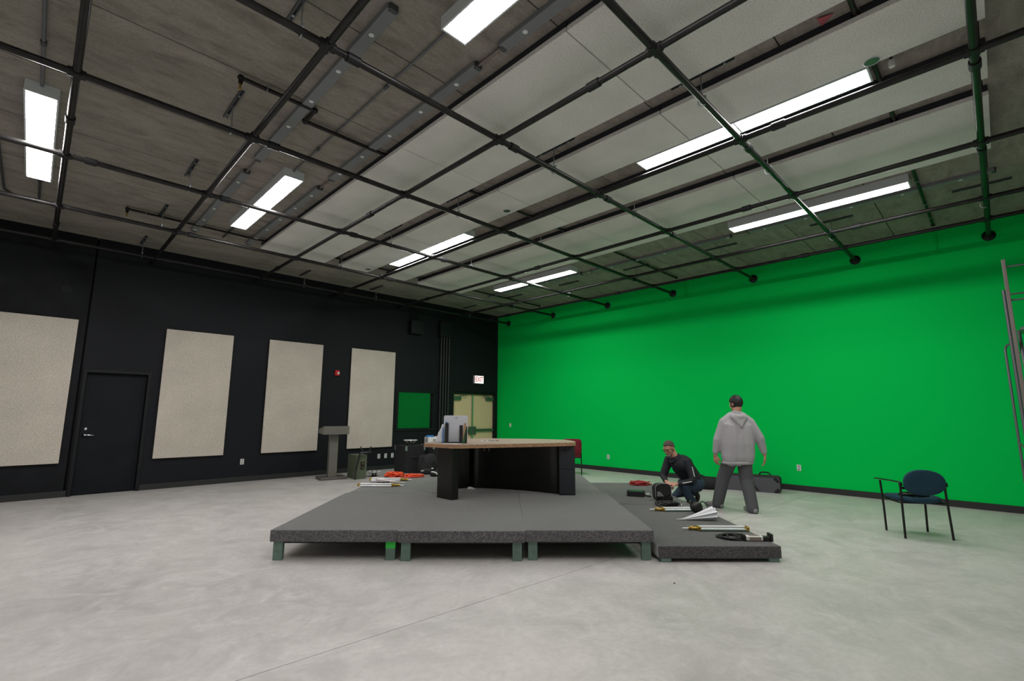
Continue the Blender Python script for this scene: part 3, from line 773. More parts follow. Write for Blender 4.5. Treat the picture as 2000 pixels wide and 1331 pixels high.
o = thing('clamp_stand', 'black folded stand with two clamps leaning on olive speaker box', 'stand', (-5.44, -1.34, 0), math.radians(-30))
MB().tube([(0.0, -0.03, 0.0), (0.0, 0.0, 0.20)], 0.011, 8).build('lower_rod', 'black_plastic', o)
MB().tube([(0.0, 0.0, 0.20), (0.07, 0.02, 0.565)], [0.017, 0.02], 8).build('sleeve_tube', 'black_fabric', o)
MB().tube([(0.07, 0.02, 0.565), (0.30, 0.10, 0.58)], 0.014, 8).build('cross_bar', 'zinc_dark', o)
for x, sgn in ((0.10, -1), (0.27, 1)):
    q = MB(); q.tube([(x-0.03*sgn, 0.05, 0.60), (x, 0.05, 0.63), (x+0.012*sgn, 0.05, 0.67), (x+0.02*sgn, 0.05, 0.70), (x+0.045*sgn, 0.05, 0.685)], [0.016, 0.017, 0.014, 0.012, 0.008], 8); q.tube([(x, 0.05, 0.58), (x, 0.05, 0.62)], 0.012, 8)
    q.build('clamp', 'black_plastic', o)

def driver(name, label, loc, r, h, tilt=0.0):
    o = thing(name, label, 'speaker', loc)
    R_ = RX(tilt)
    MB().lathe([(0.06, 0), (0.06, 0.045), (0.05, 0.05)], (0, 0, 0), 18, R_).build('magnet', 'cone_paper', o)
    q = MB()
    for k in range(6):
        a = k*PI/3
        q.tube([R_ @ Vector((0.045*math.cos(a), 0.045*math.sin(a), 0.045)), R_ @ Vector((r*0.86*math.cos(a), r*0.86*math.sin(a), h-0.012))], [0.013, 0.022], 6)
    q.build('basket', 'alu_white', o)
    MB().lathe([(r, h-0.012), (r, h), (r*0.9, h), (r*0.82, h-0.012), (r*0.25, 0.055), (0.05, 0.05)], (0, 0, 0), 24, R_).build('cone', 'cone_paper', o)
    MB().tube([R_ @ Vector((r*math.cos(k*PI/14), r*math.sin(k*PI/14), h-0.004)) for k in range(28)], 0.010, 6, closed=True).build('rim', 'alu_white', o)
    return o
driver('speaker_driver', 'bare speaker driver lying on the floor beside olive box', (-4.86, -1.10, 0), 0.145, 0.115)

def road_case(x0, x1, y0, y1, h, label):
    o = thing('road_case', label, 'case', ((x0+x1)/2, (y0+y1)/2, 0))
    w, d = (x1-x0)/2, (y1-y0)/2
    MB().box(-w, w, -d, d, 0.0, h).build('case_body', 'black_carpet', o, 0.01)
    for sx in (-1, 1):
        for sy in (-1, 1):
            for z0, z1 in ((0.0, 0.07), (h-0.115, h-0.005)):
                q = MB(); q.box(sx*(w-0.018)-0.02, sx*(w-0.018)+0.02, sy*(d+0.0)-0.004, sy*d+0.004, z0, z1)
                q.box(sx*w-0.004, sx*w+0.004, sy*(d-0.018)-0.02, sy*(d-0.018)+0.02, z0, z1)
                q.build('corner_guard', 'zinc', o)
    MB().tube([(-0.09, -d, h*0.62), (-0.08, -d-0.02, h*0.62), (0.08, -d-0.02, h*0.62), (0.09, -d, h*0.62)], 0.008, 6).build('grip', 'black_plastic', o)
    return o
road_case(-4.40, -3.87, -1.66, -1.18, 0.69, 'black carpeted case carrying the bare speaker driver')
road_case(-3.74, -3.20, -1.80, -1.30, 0.71, 'black carpeted case carrying the white box and blue cable')
driver('speaker_driver', 'bare speaker driver on top of the black carpeted case', (-4.13, -1.42, 0.69), 0.155, 0.115)
o = thing('white_box', 'open white cardboard box on the black case', 'box', (-3.61, -1.55, 0.71), math.radians(-12))
q = MB(); q.box(-0.14, 0.16, -0.12, 0.12, 0, 0.012); q.box(-0.14, -0.13, -0.12, 0.12, 0.012, 0.15); q.box(0.15, 0.16, -0.12, 0.12, 0.012, 0.17); q.box(-0.13, 0.15, -0.12, -0.11, 0.012, 0.16); q.box(-0.13, 0.15, 0.11, 0.12, 0.012, 0.16)
q.build('carton', 'paper', o)
MB().box(-0.02, 0.05, -0.1215, -0.12, 0.05, 0.11).build('label_print', 'slot_grey', o)
MB().box(-0.1415, -0.14, -0.06, 0.06, 0.04, 0.12).build('side_print', 'slot_grey', o)
o = thing('blue_cable', 'bright blue cable coil on top of the white box', 'cable', (-3.65, -1.52, 0.862), 0.2)
q = MB()
for k in range(4): q.tube([(0.105*math.cos(a*PI/12)*(1-0.06*k), 0.08*math.sin(a*PI/12)*(1-0.05*k), 0.009+0.009*k+0.006*math.sin(a*PI/6+k)) for a in range(24)], 0.007, 6, closed=True)
q.build('coil', 'blue_plastic', o)

def lump(name, label, cat, loc, rad, m, seed=1, rough=0.16, rotz=0, parts=None, flat=True):
    """soft bag: a squashed ball with sagging folds and a flat underside"""
    rnd = random.Random(seed)
    o = thing(name, label, cat, loc, rotz)
    q = MB(); q.ball((0, 0, 0), 1.0, 26, 16)
    ph = [rnd.uniform(0, 6.28) for _ in range(6)]
    vs = []
    for x, y, z in q.v:
        f = 1+rough*(math.sin(3*x+2*y+ph[0])*0.5+math.sin(5*y-3*z+ph[1])*0.35+math.sin(7*x+4*z+ph[2])*0.25)
        sx = math.copysign(abs(x)**0.7, x); sy = math.copysign(abs(y)**0.7, y); sz = math.copysign(abs(z)**0.75, z)
        vs.append((sx*rad[0]*f, sy*rad[1]*f, max(0.0, rad[2]*(1+sz*f))))
    q.v = vs
    q.build('bag_body', m, o)
    return o
o = lump('soft_bag', 'black soft gear bag slumped upright against the cases', 'bag', (-4.02, -1.98, 0), (0.22, 0.15, 0.25), 'black_fabric', 4)
MB().tube([(-0.02, -0.16, 0.33), (0.0, -0.19, 0.36), (0.06, -0.18, 0.36), (0.08, -0.15, 0.33)], 0.010, 8).build('handle', 'black_plastic', o)
MB().obox((0.02, -0.168, 0.20), (0.055, 0.012, 0.022)).build('tag', 'plate_white', o)
o = lump('duffel_bag', 'long black duffel bag lying on the floor behind stage', 'bag', (-3.66, -2.40, 0), (0.36, 0.14, 0.115), 'black_fabric', 9, 0.08, math.radians(-35))
MB().tube([(-0.15, -0.08, 0.20), (-0.1, -0.1, 0.27), (0.1, -0.1, 0.27), (0.15, -0.08, 0.20)], 0.011, 8).build('handle', 'black_plastic', o)
for x in (-0.2, 0.2):
    MB().tube([(x, 0.145*math.cos(a), max(0.003, 0.115+0.118*math.sin(a))) for a in [k*PI/10 for k in range(20)]], 0.010, 6, closed=True).build('strap', 'grey_trim', o)
o = lump('black_pouch', 'small rounded black pouch with white flap on stage rear corner', 'pouch', stg(1.02, 4.10, ZT), (0.085, 0.06, 0.045), 'black_fabric', 12, 0.06, RS)
MB().tube([(-0.05, -0.03, 0.085), (-0.01, -0.055, 0.085), (0.04, -0.06, 0.07), (0.06, -0.06, 0.04)], [0.012, 0.014, 0.014, 0.010], 8, squash=(1, 0.5, 1)).build('flap', 'plate_white', o)
o = lump('black_pouch', 'flat black cloth bundle with white tip beside the duffel', 'pouch', stg(0.82, 4.40, ZT), (0.10, 0.05, 0.05), 'black_fabric', 21, 0.12, RS)
MB().obox((-0.06, -0.04, 0.07), (0.06, 0.02, 0.018), RZ(0.4)).build('tip', 'plate_white', o)

# light stands: three silver legs folded round a column with brass collars
def light_stand(label, loc, rot, L=0.52, flip=1, group='folded light stands'):
    o = thing('light_stand', label, 'light stand', loc, rot, group)
    for k, (y, z) in enumerate(((-0.028, 0.014), (0.012, 0.014), (0.045, 0.014), (0.0, 0.040))):
        MB().tube([(0.0, y, z), (L, y, z)], 0.0125, 8).build('leg', ('alu_white', 'alu_white', 'alu_teal', 'alu_white')[k], o)
    for x in (-0.015, L-0.012):
        q = MB(); q.box(x-0.014, x+0.018, -0.042, 0.058, 0.006, 0.05)
        q.ball((x+0.002, -0.045, 0.03), 0.014, 8, 6); q.ball((x+0.002, 0.06, 0.042), 0.014, 8, 6); q.build('collar', 'brass', o, 0.004)
    q = MB(); q.tube([(L+0.005, 0.005, 0.022), (L+0.10, 0.005, 0.022)], 0.017, 8); q.ball((L+0.05, -0.02, 0.03), 0.016, 8, 6); q.ball((L+0.085, 0.03, 0.036), 0.014, 8, 6)
    q.build('locking_collar', 'brass', o)
    MB().tube([(L+0.10, 0.005, 0.022), (L+0.165, 0.005, 0.022)], 0.0085, 8).build('spigot', 'alu_white', o)
    return o
light_stand('silver folded light stand at the stage edge nearer the desk leg, brass end inward', stg(0.03, 2.86, ZT), RS-0.02, 0.53)
light_stand('silver folded light stand beside folded umbrella and orange cords', stg(0.03, 3.52, ZT), RS-0.04, 0.53)
light_stand('silver folded light stand behind the white umbrella on low riser', stg(4.90, 1.70, 0.152), RS+PI+0.02, 0.48)
light_stand('silver folded light stand beside coiled cable on low riser', stg(5.0, 0.60, 0.152), RS+PI-0.03, 0.53)

# umbrellas
def umbrella(label, loc, rot, L, R0, R1, cm, name='photo_umbrella'):
    o = thing(name, label, 'umbrella', loc, rot)
    n = 16; rings = 8
    vs = []
    for j in range(rings+1):
        f = j/rings; x = L*f; r = R1*f**1.15+0.008
        for k in range(n):
            a = 2*PI*k/n; rr = r*(1.0 if k % 2 else 0.74)
            vs.append((x, rr*math.cos(a)*0.8, 0.006+r*0.55+rr*math.sin(a)*0.55))
    q = MB(); q.add(vs, [(j*n+k, j*n+(k+1) % n, (j+1)*n+(k+1) % n, (j+1)*n+k) for j in range(rings) for k in range(n)] + [tuple(range(n)), tuple(rings*n+k for k in range(n-1, -1, -1))])
    q.build('canopy', cm, o)
    MB().tube([(-0.05, 0, 0.012), (0.03, 0, 0.014)], [0.003, 0.006], 6).build('tip', 'alu_white', o)
    MB().tube([(L-0.01, 0, R1*0.5), (L+0.10, 0, R1*0.45)], 0.006, 6).build('shaft', 'alu_white', o)
    for k in range(4):
        a = k*PI/2+0.6
        MB().tube([(L-0.02, R1*0.7*math.cos(a), R1*0.55+R1*0.45*math.sin(a)), (L+0.03, R1*0.75*math.cos(a), R1*0.55+R1*0.48*math.sin(a))], 0.003, 5).build('rib_tip', 'zinc_dark', o)
    return o
umbrella('white photo umbrella half folded on the low riser', stg(4.47, 1.13, 0.152), RS+0.03, 0.42, 0.01, 0.135, 'umbrella_cloth')
umbrella('pale pink folded umbrella lying across the stage light stands', stg(0.62, 3.24, ZT+0.0), RS+PI-0.10, 0.42, 0.01, 0.06, 'umbrella_pink')
o = thing('black_clip', 'black clip with short cord between the stage light stands', 'clip', stg(0.36, 3.10, ZT), RS)
MB().obox((0.02, 0, 0.022), (0.10, 0.05, 0.04), RZ(0.3)).build('clip_body', 'black_plastic', o, 0.008)
MB().tube(catmull([(-0.02, 0, 0.01), (-0.12, 0.03, 0.006), (-0.22, 0.02, 0.006), (-0.30, 0.04, 0.006)], 5), 0.005, 6).build('cord', 'black_plastic', o)
o = thing('black_clip', 'small black clamp resting on stage light stand nearer the desk leg', 'clip', stg(0.42, 2.93, ZT+0.0), RS)
MB().obox((0, 0, 0.03), (0.05, 0.04, 0.055), RZ(0.5)).build('clip_body', 'black_plastic', o, 0.01)
MB().tube([(-0.02, 0, 0.05), (-0.05, 0.02, 0.06)], 0.007, 6).build('clip_lever', 'black_plastic', o)

# cords and cables
def coil(name, label, loc, m, rx, ry, turns, r, seed, height=0.05, rot=0.0, loops=1, cat='cable', plug=None):
    rnd = random.Random(seed)
    o = thing(name, label, cat, loc, rot)
    pts = []
    N = 14
    for k in range(turns*N):
        a = 2*PI*k/N; t = k/(turns*N)
        j = 0.80+0.2*math.sin(t*17+seed)+rnd.uniform(-0.05, 0.05)
        pts.append((rx*j*math.cos(a)+0.012*math.sin(t*11), ry*j*math.sin(a), r+height*(0.5+0.5*math.sin(a*0.37+seed+k*0.9))*min(1, t*3)*0.9))
    pts = [p if p[2] > r else (p[0], p[1], r) for p in pts]
    MB().tube(catmull(pts, 2), r, 6).build('coil', m, o)
    q = MB(); q.tube([(-rx*0.35, -ry*1.05, r*1.2), (-rx*0.3, 0, height+r*2), (-rx*0.25, ry*1.05, r*1.2)], r*1.2, 6)
    q.build('tie', m, o)
    if plug:
        e = Vector(pts[0]); MB().tube([e, e+Vector((0.06, -0.02, 0.0))], r*1.9, 8).build('plug', plug, o)
    return o
coil('extension_cord', 'orange extension cord bundle with open loop on the stage', stg(0.30, 4.05, ZT), 'orange_cord', 0.17, 0.12, 9, 0.010, 2, 0.07, RS+0.1, plug='orange_cord')
coil('extension_cord', 'orange extension cord bundle with a blue tie on the stage', stg(0.68, 3.98, ZT), 'orange_cord', 0.17, 0.08, 8, 0.010, 5, 0.045, RS+0.15, plug='blue_plastic')
o = thing('red_cloth', 'flat dark red cloth strip lying before the orange cords', 'cloth', stg(0.47, 3.84, ZT), RS)
MB().prism([(-0.19, -0.05), (0.05, -0.06), (0.16, -0.03), (0.17, 0.05), (-0.02, 0.06), (-0.18, 0.04)], 0.0005, 0.012).build('cloth_sheet', 'pink_cloth', o, 0.004)
coil('cable_coil', 'dark red cable coil on the low riser', stg(4.78, 4.10, 0.152), 'red_cord', 0.175, 0.15, 11, 0.009, 8, 0.05, RS, plug='red_cord')
coil('cable_coil', 'loosely heaped black cables before the backpack on the low riser', stg(4.62, 2.06, 0.152), 'black_plastic', 0.17, 0.08, 9, 0.009, 3, 0.05, RS, plug='plate_white')
coil('cable_coil', 'black coiled cable beside the small LED light', stg(4.70, 0.28, 0.152), 'black_plastic', 0.155, 0.12, 6, 0.0075, 6, 0.02, RS-0.1, plug='brass')

# ================================================================== right side gear on the low riser
o = thing('led_light', 'small white LED panel light with black end brackets on low riser', 'video light', stg(4.91, 0.17, 0.152), RS-0.06)
MB().box(-0.12, 0.055, -0.035, 0.035, 0.006, 0.05).build('lamp_body', 'plate_white', o, 0.008)
MB().box(-0.085, 0.03, -0.0375, -0.034, 0.014, 0.042).build('led_panel', 'led_face', o)
MB().box(-0.08, 0.03, -0.025, 0.025, 0.049, 0.0515).build('led_panel', 'led_face', o)
MB().box(-0.145, -0.12, -0.04, 0.04, 0.0, 0.06).build('end_bracket', 'black_plastic', o, 0.004)
MB().box(0.055, 0.125, -0.03, 0.03, 0.0, 0.045).build('battery', 'black_plastic', o, 0.004)
MB().box(0.125, 0.15, -0.045, 0.045, 0.0, 0.075).build('end_bracket', 'black_plastic', o, 0.004)
o = thing('camera_bag', 'flat black pouch with green lid on the low riser', 'pouch', stg(4.40, 2.90, 0.152), RS-0.35)
MB().prism(rounded_rect(0.27, 0.22, 0.05), 0.0, 0.075).build('pouch_body', 'black_fabric', o, 0.012)
MB().prism(rounded_rect(0.20, 0.15, 0.04), 0.074, 0.082).build('lid_panel', 'dark_green', o)
MB().tube(catmull([(0.13, -0.05, 0.03), (0.19, -0.07, 0.012), (0.23, -0.03, 0.01), (0.17, 0.0, 0.012)], 5), 0.009, 6).build('strap', 'black_plastic', o)
o = thing('battery_pack', 'tiny white battery on low riser between pouch and backpack', 'battery', stg(4.62, 3.0, 0.152), RS)
MB().box(-0.03, 0.025, -0.014, 0.014, 0, 0.02).build('cell', 'plate_white', o, 0.004)
MB().box(0.025, 0.034, -0.006, 0.006, 0.006, 0.014).build('contact', 'brass', o)

o = thing('backpack', 'black and grey backpack standing open before the kneeling man', 'backpack', stg(4.67, 2.50, 0.152), RS+0.12)
o.scale = (0.98, 0.9, 0.70)
sh = MB().prism(rounded_rect(0.255, 0.36, 0.09, 8), 0.0, 0.12).xform(Matrix.Translation((0, 0.02, 0.18)) @ Matrix.Rotation(PI/2-0.08, 4, 'X'))
sh.build('shell', 'black_fabric', o, 0.02, 3)
MB().prism(rounded_rect(0.215, 0.24, 0.07, 8), 0.0, 0.02).xform(Matrix.Translation((0, -0.098, 0.235)) @ Matrix.Rotation(PI/2-0.08, 4, 'X')).build('front_window', 'desk_gloss', o, 0.006)
q = MB(); q.add([(-0.105, -0.126, 0.11), (0.0, -0.128, 0.11), (-0.06, -0.126, 0.20), (-0.105, -0.124, 0.21), (-0.105, -0.118, 0.11), (0.0, -0.118, 0.11), (-0.06, -0.114, 0.20), (-0.105, -0.112, 0.21)],
                [(0, 1, 2, 3), (7, 6, 5, 4), (0, 4, 5, 1), (1, 5, 6, 2), (2, 6, 7, 3), (3, 7, 4, 0)]); q.build('logo_patch', 'grey_trim', o)
MB().prism(rounded_rect(0.26, 0.11, 0.03), 0.0, 0.05).xform(Matrix.Translation((0, -0.10, 0.056)) @ Matrix.Rotation(PI/2, 4, 'X')).build('lower_pocket', 'desk_gloss', o, 0.01)
MB().tube([(p[0]*1.0, -0.107+0.0, p[1]+0.19) for p in rounded_rect(0.25, 0.35, 0.09, 8)], 0.007, 6, closed=True).build('piping', 'grey_trim', o)
MB().box(0.105, 0.128, -0.09, 0.0, 0.06, 0.30).build('side_panel', 'grey_fabric', o, 0.008)

o = thing('lamp_head', 'round black lamp head with looped cord at the light stand end', 'lamp', stg(4.83, 1.50, 0.152), RS)
MB().lathe([(0.05, 0), (0.07, 0.02), (0.075, 0.09), (0.06, 0.11), (0.03, 0.12)], (-0.02, 0.05, 0.085), 18, RX(PI/2)).build('lamp_body', 'black_plastic', o)
MB().ball((-0.02, -0.045, 0.085), (0.042, 0.02, 0.042), 14, 9).build('lens', 'lens_glass', o)
MB().tube([(0.055+0.07*math.cos(a), -0.02+0.03*math.sin(2*a), 0.085+0.075*math.sin(a)) for a in [k*PI/12 for k in range(24)]], 0.007, 6, closed=True).build('cord', 'black_plastic', o)
MB().obox((-0.07, 0.0, 0.145), (0.07, 0.05, 0.03), RY(0.7)).build('bracket', 'black_plastic', o, 0.005)

# instrument cases along the green wall
def long_case(label, p0, p1, h, w, m, lobes, seed):
    p0 = Vector(p0); p1 = Vector(p1); d = p1-p0; L = d.length
    o = thing('instrument_case', label, 'case', (p0+p1)/2, math.atan2(d.y, d.x))
    n = lobes; ww = w/n
    for k in range(n):
        y = -w/2+ww*(k+0.5)
        q = MB().prism([(x, z+h/2) for x, z in rounded_rect(L, h*(1.0-0.01*k), 0.05)], -ww/2+0.004, ww/2-0.004).xform(Matrix.Translation((0, y, 0)) @ Matrix.Rotation(PI/2, 4, 'X'))
        q.build('case_shell', m, o, 0.012, 3)
        for yy in (-ww/2+0.012, ww/2-0.012):
            MB().tube([(x, y+yy, z+h/2) for x, z in rounded_rect(L+0.004, h+0.002, 0.05)], 0.006, 6, closed=True).build('piping', 'black_plastic', o)
    return o
Pa = onz(1512, 958, 0); Pb = onz(1392, 950, 0)
o = long_case('grey padded instrument case, front one at green wall', (-0.45, -8.30, 0), (-0.68, -7.36, 0), 0.275, 0.40, 'grey_fabric', 3, 1)
MB().tube(catmull([(-0.32, -0.12, 0.28), (-0.28, -0.12, 0.33), (-0.16, -0.12, 0.33), (-0.12, -0.12, 0.28)], 5), 0.013, 8).build('handle', 'black_fabric', o)
for x, z in ((-0.43, 0.235), (-0.43, 0.04)):
    for s in (-1, 1):
        MB().obox((x-0.0, s*0.199, z), (0.10, 0.010, 0.05), RY(-0.75 if z > 0.1 else 0.75)).build('corner_patch', 'black_fabric', o, 0.004)
MB().tube(catmull([(-0.22, -0.205, 0.272), (-0.16, -0.212, 0.20), (-0.06, -0.213, 0.10), (0.0, -0.206, 0.03)], 5), [0.012]*16, 6).build('strap', 'black_fabric', o)
MB().tube(catmull([(0.02, 0.205, 0.272), (-0.02, 0.212, 0.20), (-0.06, 0.213, 0.10), (-0.12, 0.206, 0.03)], 5), [0.012]*16, 6).build('strap', 'black_fabric', o)
o = lump('gig_bag', 'black soft gig bag lying between kneeling man and grey case', 'bag', (-1.10, -7.02, 0), (0.40, 0.15, 0.105), 'black_fabric', 31, 0.05, math.radians(-78))
MB().tube(catmull([(-0.05, -0.05, 0.20), (0.0, -0.05, 0.255), (0.08, -0.05, 0.255), (0.13, -0.05, 0.20)], 5), 0.012, 8).build('handle', 'black_fabric', o)

# ================================================================== chairs
def oval(w, h, n=28, p=2.4):
    pts = []
    for k in range(n):
        a = 2*PI*k/n; c, s_ = math.cos(a), math.sin(a)
        pts.append((w/2*math.copysign(abs(c)**(2/p), c), h/2*math.copysign(abs(s_)**(2/p), s_)))
    return pts
def cushion(o, name, pts, th, m, curve=0.0, mtx=None, seg=5):
    """upholstered pad: outline extruded with a domed profile; curve bends it about its long axis"""
    q = MB(); n = len(pts); vs = []
    lev = [(-th/2, 0.94), (-th/4, 1.0), (th/4, 1.0), (th/2, 0.94), (th/2*1.1, 0.5)]
    for z, s_ in lev:
        for x, y in pts: vs.append((x*s_, y*s_, z+curve*(x*s_)**2))
    fs = [(j*n+k, j*n+(k+1) % n, (j+1)*n+(k+1) % n, (j+1)*n+k) for j in range(len(lev)-1) for k in range(n)]
    q.add(vs, fs, True)
    c0 = len(vs)
    q.add([vs[k] for k in range(n)]+[(0, 0, -th/2)], [(n, (k+1) % n, k) for k in range(n)], True)
    t = (len(lev)-1)*n
    q.add([vs[t+k] for k in range(n)]+[(0, 0, th/2*1.1)], [(n, k, (k+1) % n) for k in range(n)], True)
    if mtx is not None: q.xform(mtx)
    return q.build(name, m, o)
FL = [Vector(p) for p in ((-3.121, -10.392, 0), (-2.830, -10.798, 0), (-2.751, -10.188, 0), (-2.474, -10.599, 0))]   # rear l, rear r, front l, front r
cc = sum(FL, Vector())/4
ax = (FL[1]-FL[0]).normalized(); ang = math.atan2(ax.y, ax.x)
ch = thing('arm_chair', 'blue upholstered arm chair with oval back and black frame', 'chair', cc, ang)
W2, D2_ = 0.25, 0.205
for sx in (-1, 1):
    MB().tube([(sx*W2, -D2_-0.005, 0), (sx*(W2-0.008), -D2_+0.004, 0.32), (sx*(W2-0.016), -D2_+0.012, 0.63)], 0.0125, 8).build('leg', 'chair_frame', ch)
    MB().tube([(sx*(W2-0.02), D2_, 0), (sx*(W2-0.015), D2_-0.005, 0.30), (sx*(W2-0.005), D2_+0.0, 0.615)], 0.0125, 8).build('leg', 'chair_frame', ch)
    q = MB(); q.tube(catmull([(sx*(W2-0.012), -D2_-0.005, 0.60), (sx*(W2-0.008), -D2_, 0.637), (sx*(W2+0.004), -D2_+0.06, 0.645), (sx*(W2+0.012), 0.10, 0.638), (sx*(W2+0.02), D2_+0.05, 0.632)], 4), 0.015, 8, squash=(1.4, 1, 0.6))
    q.build('armrest', 'chair_frame', ch)
    MB().tube([(sx*(W2-0.012), -D2_+0.012, 0.40), (sx*(W2-0.012), D2_, 0.40)], 0.010, 8).build('side_rail', 'chair_frame', ch)
    MB().obox((sx*(W2-0.045), -D2_+0.008, 0.575), (0.085, 0.02, 0.03)).build('back_bracket', 'chair_frame', ch, 0.005)
q = MB(); q.tube([(-W2+0.012, D2_-0.04, 0.40), (W2-0.012, D2_-0.04, 0.40)], 0.010, 8); q.tube([(-W2+0.012, -D2_+0.05, 0.40), (W2-0.012, -D2_+0.05, 0.40)], 0.010, 8)
q.build('cross_rail', 'chair_frame', ch)
cushion(ch, 'seat', oval(0.50, 0.46, 32, 3.0), 0.05, 'chair_blue', 0.25, Matrix.Translation((0, 0.02, 0.43)))
cushion(ch, 'backrest', oval(0.445, 0.30, 32, 2.3), 0.035, 'chair_blue', 0.45, Matrix.Translation((0, -D2_-0.01, 0.645)) @ Matrix.Rotation(PI/2+0.10, 4, 'X'))
coil('cable_coil', 'black cable coil left on the blue chair seat', cc+Vector((0, 0, 0.462)), 'black_plastic', 0.15, 0.10, 6, 0.008, 11, 0.02, ang)

rc = thing('stacking_chair', 'dark red padded chair behind the desk by the green wall', 'chair', onz(1118, 926, 0), math.radians(-52))
for sx in (-1, 1):
    MB().tube([(sx*0.22, 0.20, 0), (sx*0.215, 0.18, 0.42)], 0.012, 8).build('leg', 'chair_frame', rc)
    MB().tube([(sx*0.22, -0.23, 0), (sx*0.215, -0.20, 0.42), (sx*0.215, -0.225, 0.62), (sx*0.20, -0.26, 0.80)], 0.012, 8).build('leg', 'chair_frame', rc)
q = MB(); q.tube([(-0.215, 0.18, 0.40), (0.215, 0.18, 0.40)], 0.010, 8); q.tube([(-0.215, -0.20, 0.40), (0.215, -0.20, 0.40)], 0.010, 8); q.build('cross_rail', 'chair_frame', rc)
cushion(rc, 'seat', rounded_rect(0.46, 0.44, 0.06, 6), 0.06, 'red_fabric', 0, Matrix.Translation((0, 0.0, 0.44)))
cushion(rc, 'backrest', rounded_rect(0.46, 0.36, 0.08, 6), 0.05, 'red_fabric', 0.2, Matrix.Translation((0, -0.235, 0.665)) @ Matrix.Rotation(PI/2+0.12, 4, 'X'))

# ================================================================== rolling ladder at the green wall
LD = thing('rolling_ladder', 'tall grey steel rolling ladder standing by the green wall', 'ladder', (-1.0, -11.9, 0))
def lw(p): return Vector(p)-Vector((-1.0, -11.9, 0))
a = onx(1957, 505, -1.25); 
yA = -11.595; yB = -12.25
q = MB(); zt1 = 3.575
for y in (yA, yB):
    MB().box(*[v for v in (-0.285, -0.215)], y+11.9-0.02, y+11.9+0.02, 0.12, zt1).build('guard_post', 'ladder_brown', LD, 0.004)
for y, m_ in ((-11.565, 'ladder_grey'), (-12.25, 'ladder_grey')):
    MB().tube([lw((-0.75, y, 0.12)), lw((-0.75, y, 3.24))], 0.022, 10).build('rear_post', m_, LD)
for y in (-11.495, -12.25):
    MB().tube([lw((-0.48, y, 0.12)), lw((-0.48, y, 2.40)), lw((-0.48, y-0.02 if y > -12 else y+0.02, 2.46)), lw((-0.62, -11.6 if y > -12 else y, 2.5))], 0.0165, 10).build('base_post', 'ladder_grey', LD)
for x, z, r in ((-1.25, 3.47, 0.013), (-0.75, 3.17, 0.013), (-1.25, 3.0, 0.013), (-0.48, 2.35, 0.012), (-0.48, 1.1, 0.012)):
    MB().tube([lw((x, -11.58, z)), lw((x, -12.25, z))], r, 8).build('cross_rail', 'ladder_grey', LD)
for k in range(9):
    z = 2.62-0.27*k; x = -0.98-0.0-0.20*k
    if k == 0: x0, x1 = -1.25, -0.72
    else: x0, x1 = -1.25-0.20*k, -1.05-0.20*k
    MB().box(lw((x0, 0, 0)).x, lw((x1, 0, 0)).x, -12.24+11.9, -11.66+11.9, z-0.035, z).build('tread', 'ladder_grey', LD)
    MB().box(lw((x0, 0, 0)).x+0.005, lw((x1, 0, 0)).x-0.005, -12.235+11.9, -11.665+11.9, z-0.001, z+0.003).build('tread_grip', 'ladder_dark', LD)
for y in (-11.645, -12.255):
    MB().tube([lw((-1.02, y, 2.6)), lw((-2.95, y, 0.1))], 0.02, 8).build('stringer', 'ladder_grey', LD)
MB().tube([lw((-0.48, -11.5, 1.06)), lw((-1.22, -11.62, 0.85))], 0.012, 8).build('brace', 'ladder_grey', LD)
for x in (-2.9, -0.52):
    for y in (-11.56, -12.25):
        MB().lathe([(0.05, -0.015), (0.06, -0.01), (0.06, 0.01), (0.05, 0.015)], lw((x, y, 0.06)), 14, RX(PI/2)).build('caster', 'black_plastic', LD)

o = thing('floor_chip', 'tiny dark chip of debris on the open concrete floor', 'debris', onz(1317, 1140, 0))
MB().add([(-0.012, -0.006, 0), (0.012, -0.008, 0), (0.010, 0.008, 0), (-0.008, 0.009, 0), (0, 0, 0.008)], [(0, 1, 4), (1, 2, 4), (2, 3, 4), (3, 0, 4), (0, 3, 2, 1)]).build('chip', 'black_plastic', o)

# ================================================================== people
def solid(mb, name, m, parent, voxel=0.009, smooth=6):
    """fuse overlapping swept limbs into one continuous skin"""
    tmp = bpy.data.objects.new('tmp', mb.mesh('tmp')); COL.objects.link(tmp)
    r = tmp.modifiers.new('r', 'REMESH'); r.mode = 'VOXEL'; r.voxel_size = voxel; r.use_smooth_shade = True
    if smooth:
        k = tmp.modifiers.new('s', 'SMOOTH'); k.factor = 0.5; k.iterations = smooth
    bpy.context.view_layer.update()
    me = bpy.data.meshes.new_from_object(tmp.evaluated_get(bpy.context.evaluated_depsgraph_get()))
    bpy.data.objects.remove(tmp, do_unlink=True)
    me.materials.clear(); me.materials.append(MATS[m]); me.name = name
    me.polygons.foreach_set('use_smooth', [True]*len(me.polygons))
    o = bpy.data.objects.new(name, me); COL.objects.link(o)
    if parent is not None: o.parent = parent
    return o
def limb(mb, pts, rs, n=12): return mb.tube(pts, list(rs), n, round_=True)
def basis(fwd, up):
    f = Vector(fwd).normalized(); u = Vector(up); u = (u-f*u.dot(f)).normalized(); r = f.cross(u)
    return Matrix((r, f, u)).transposed()          # columns: right, forward, up
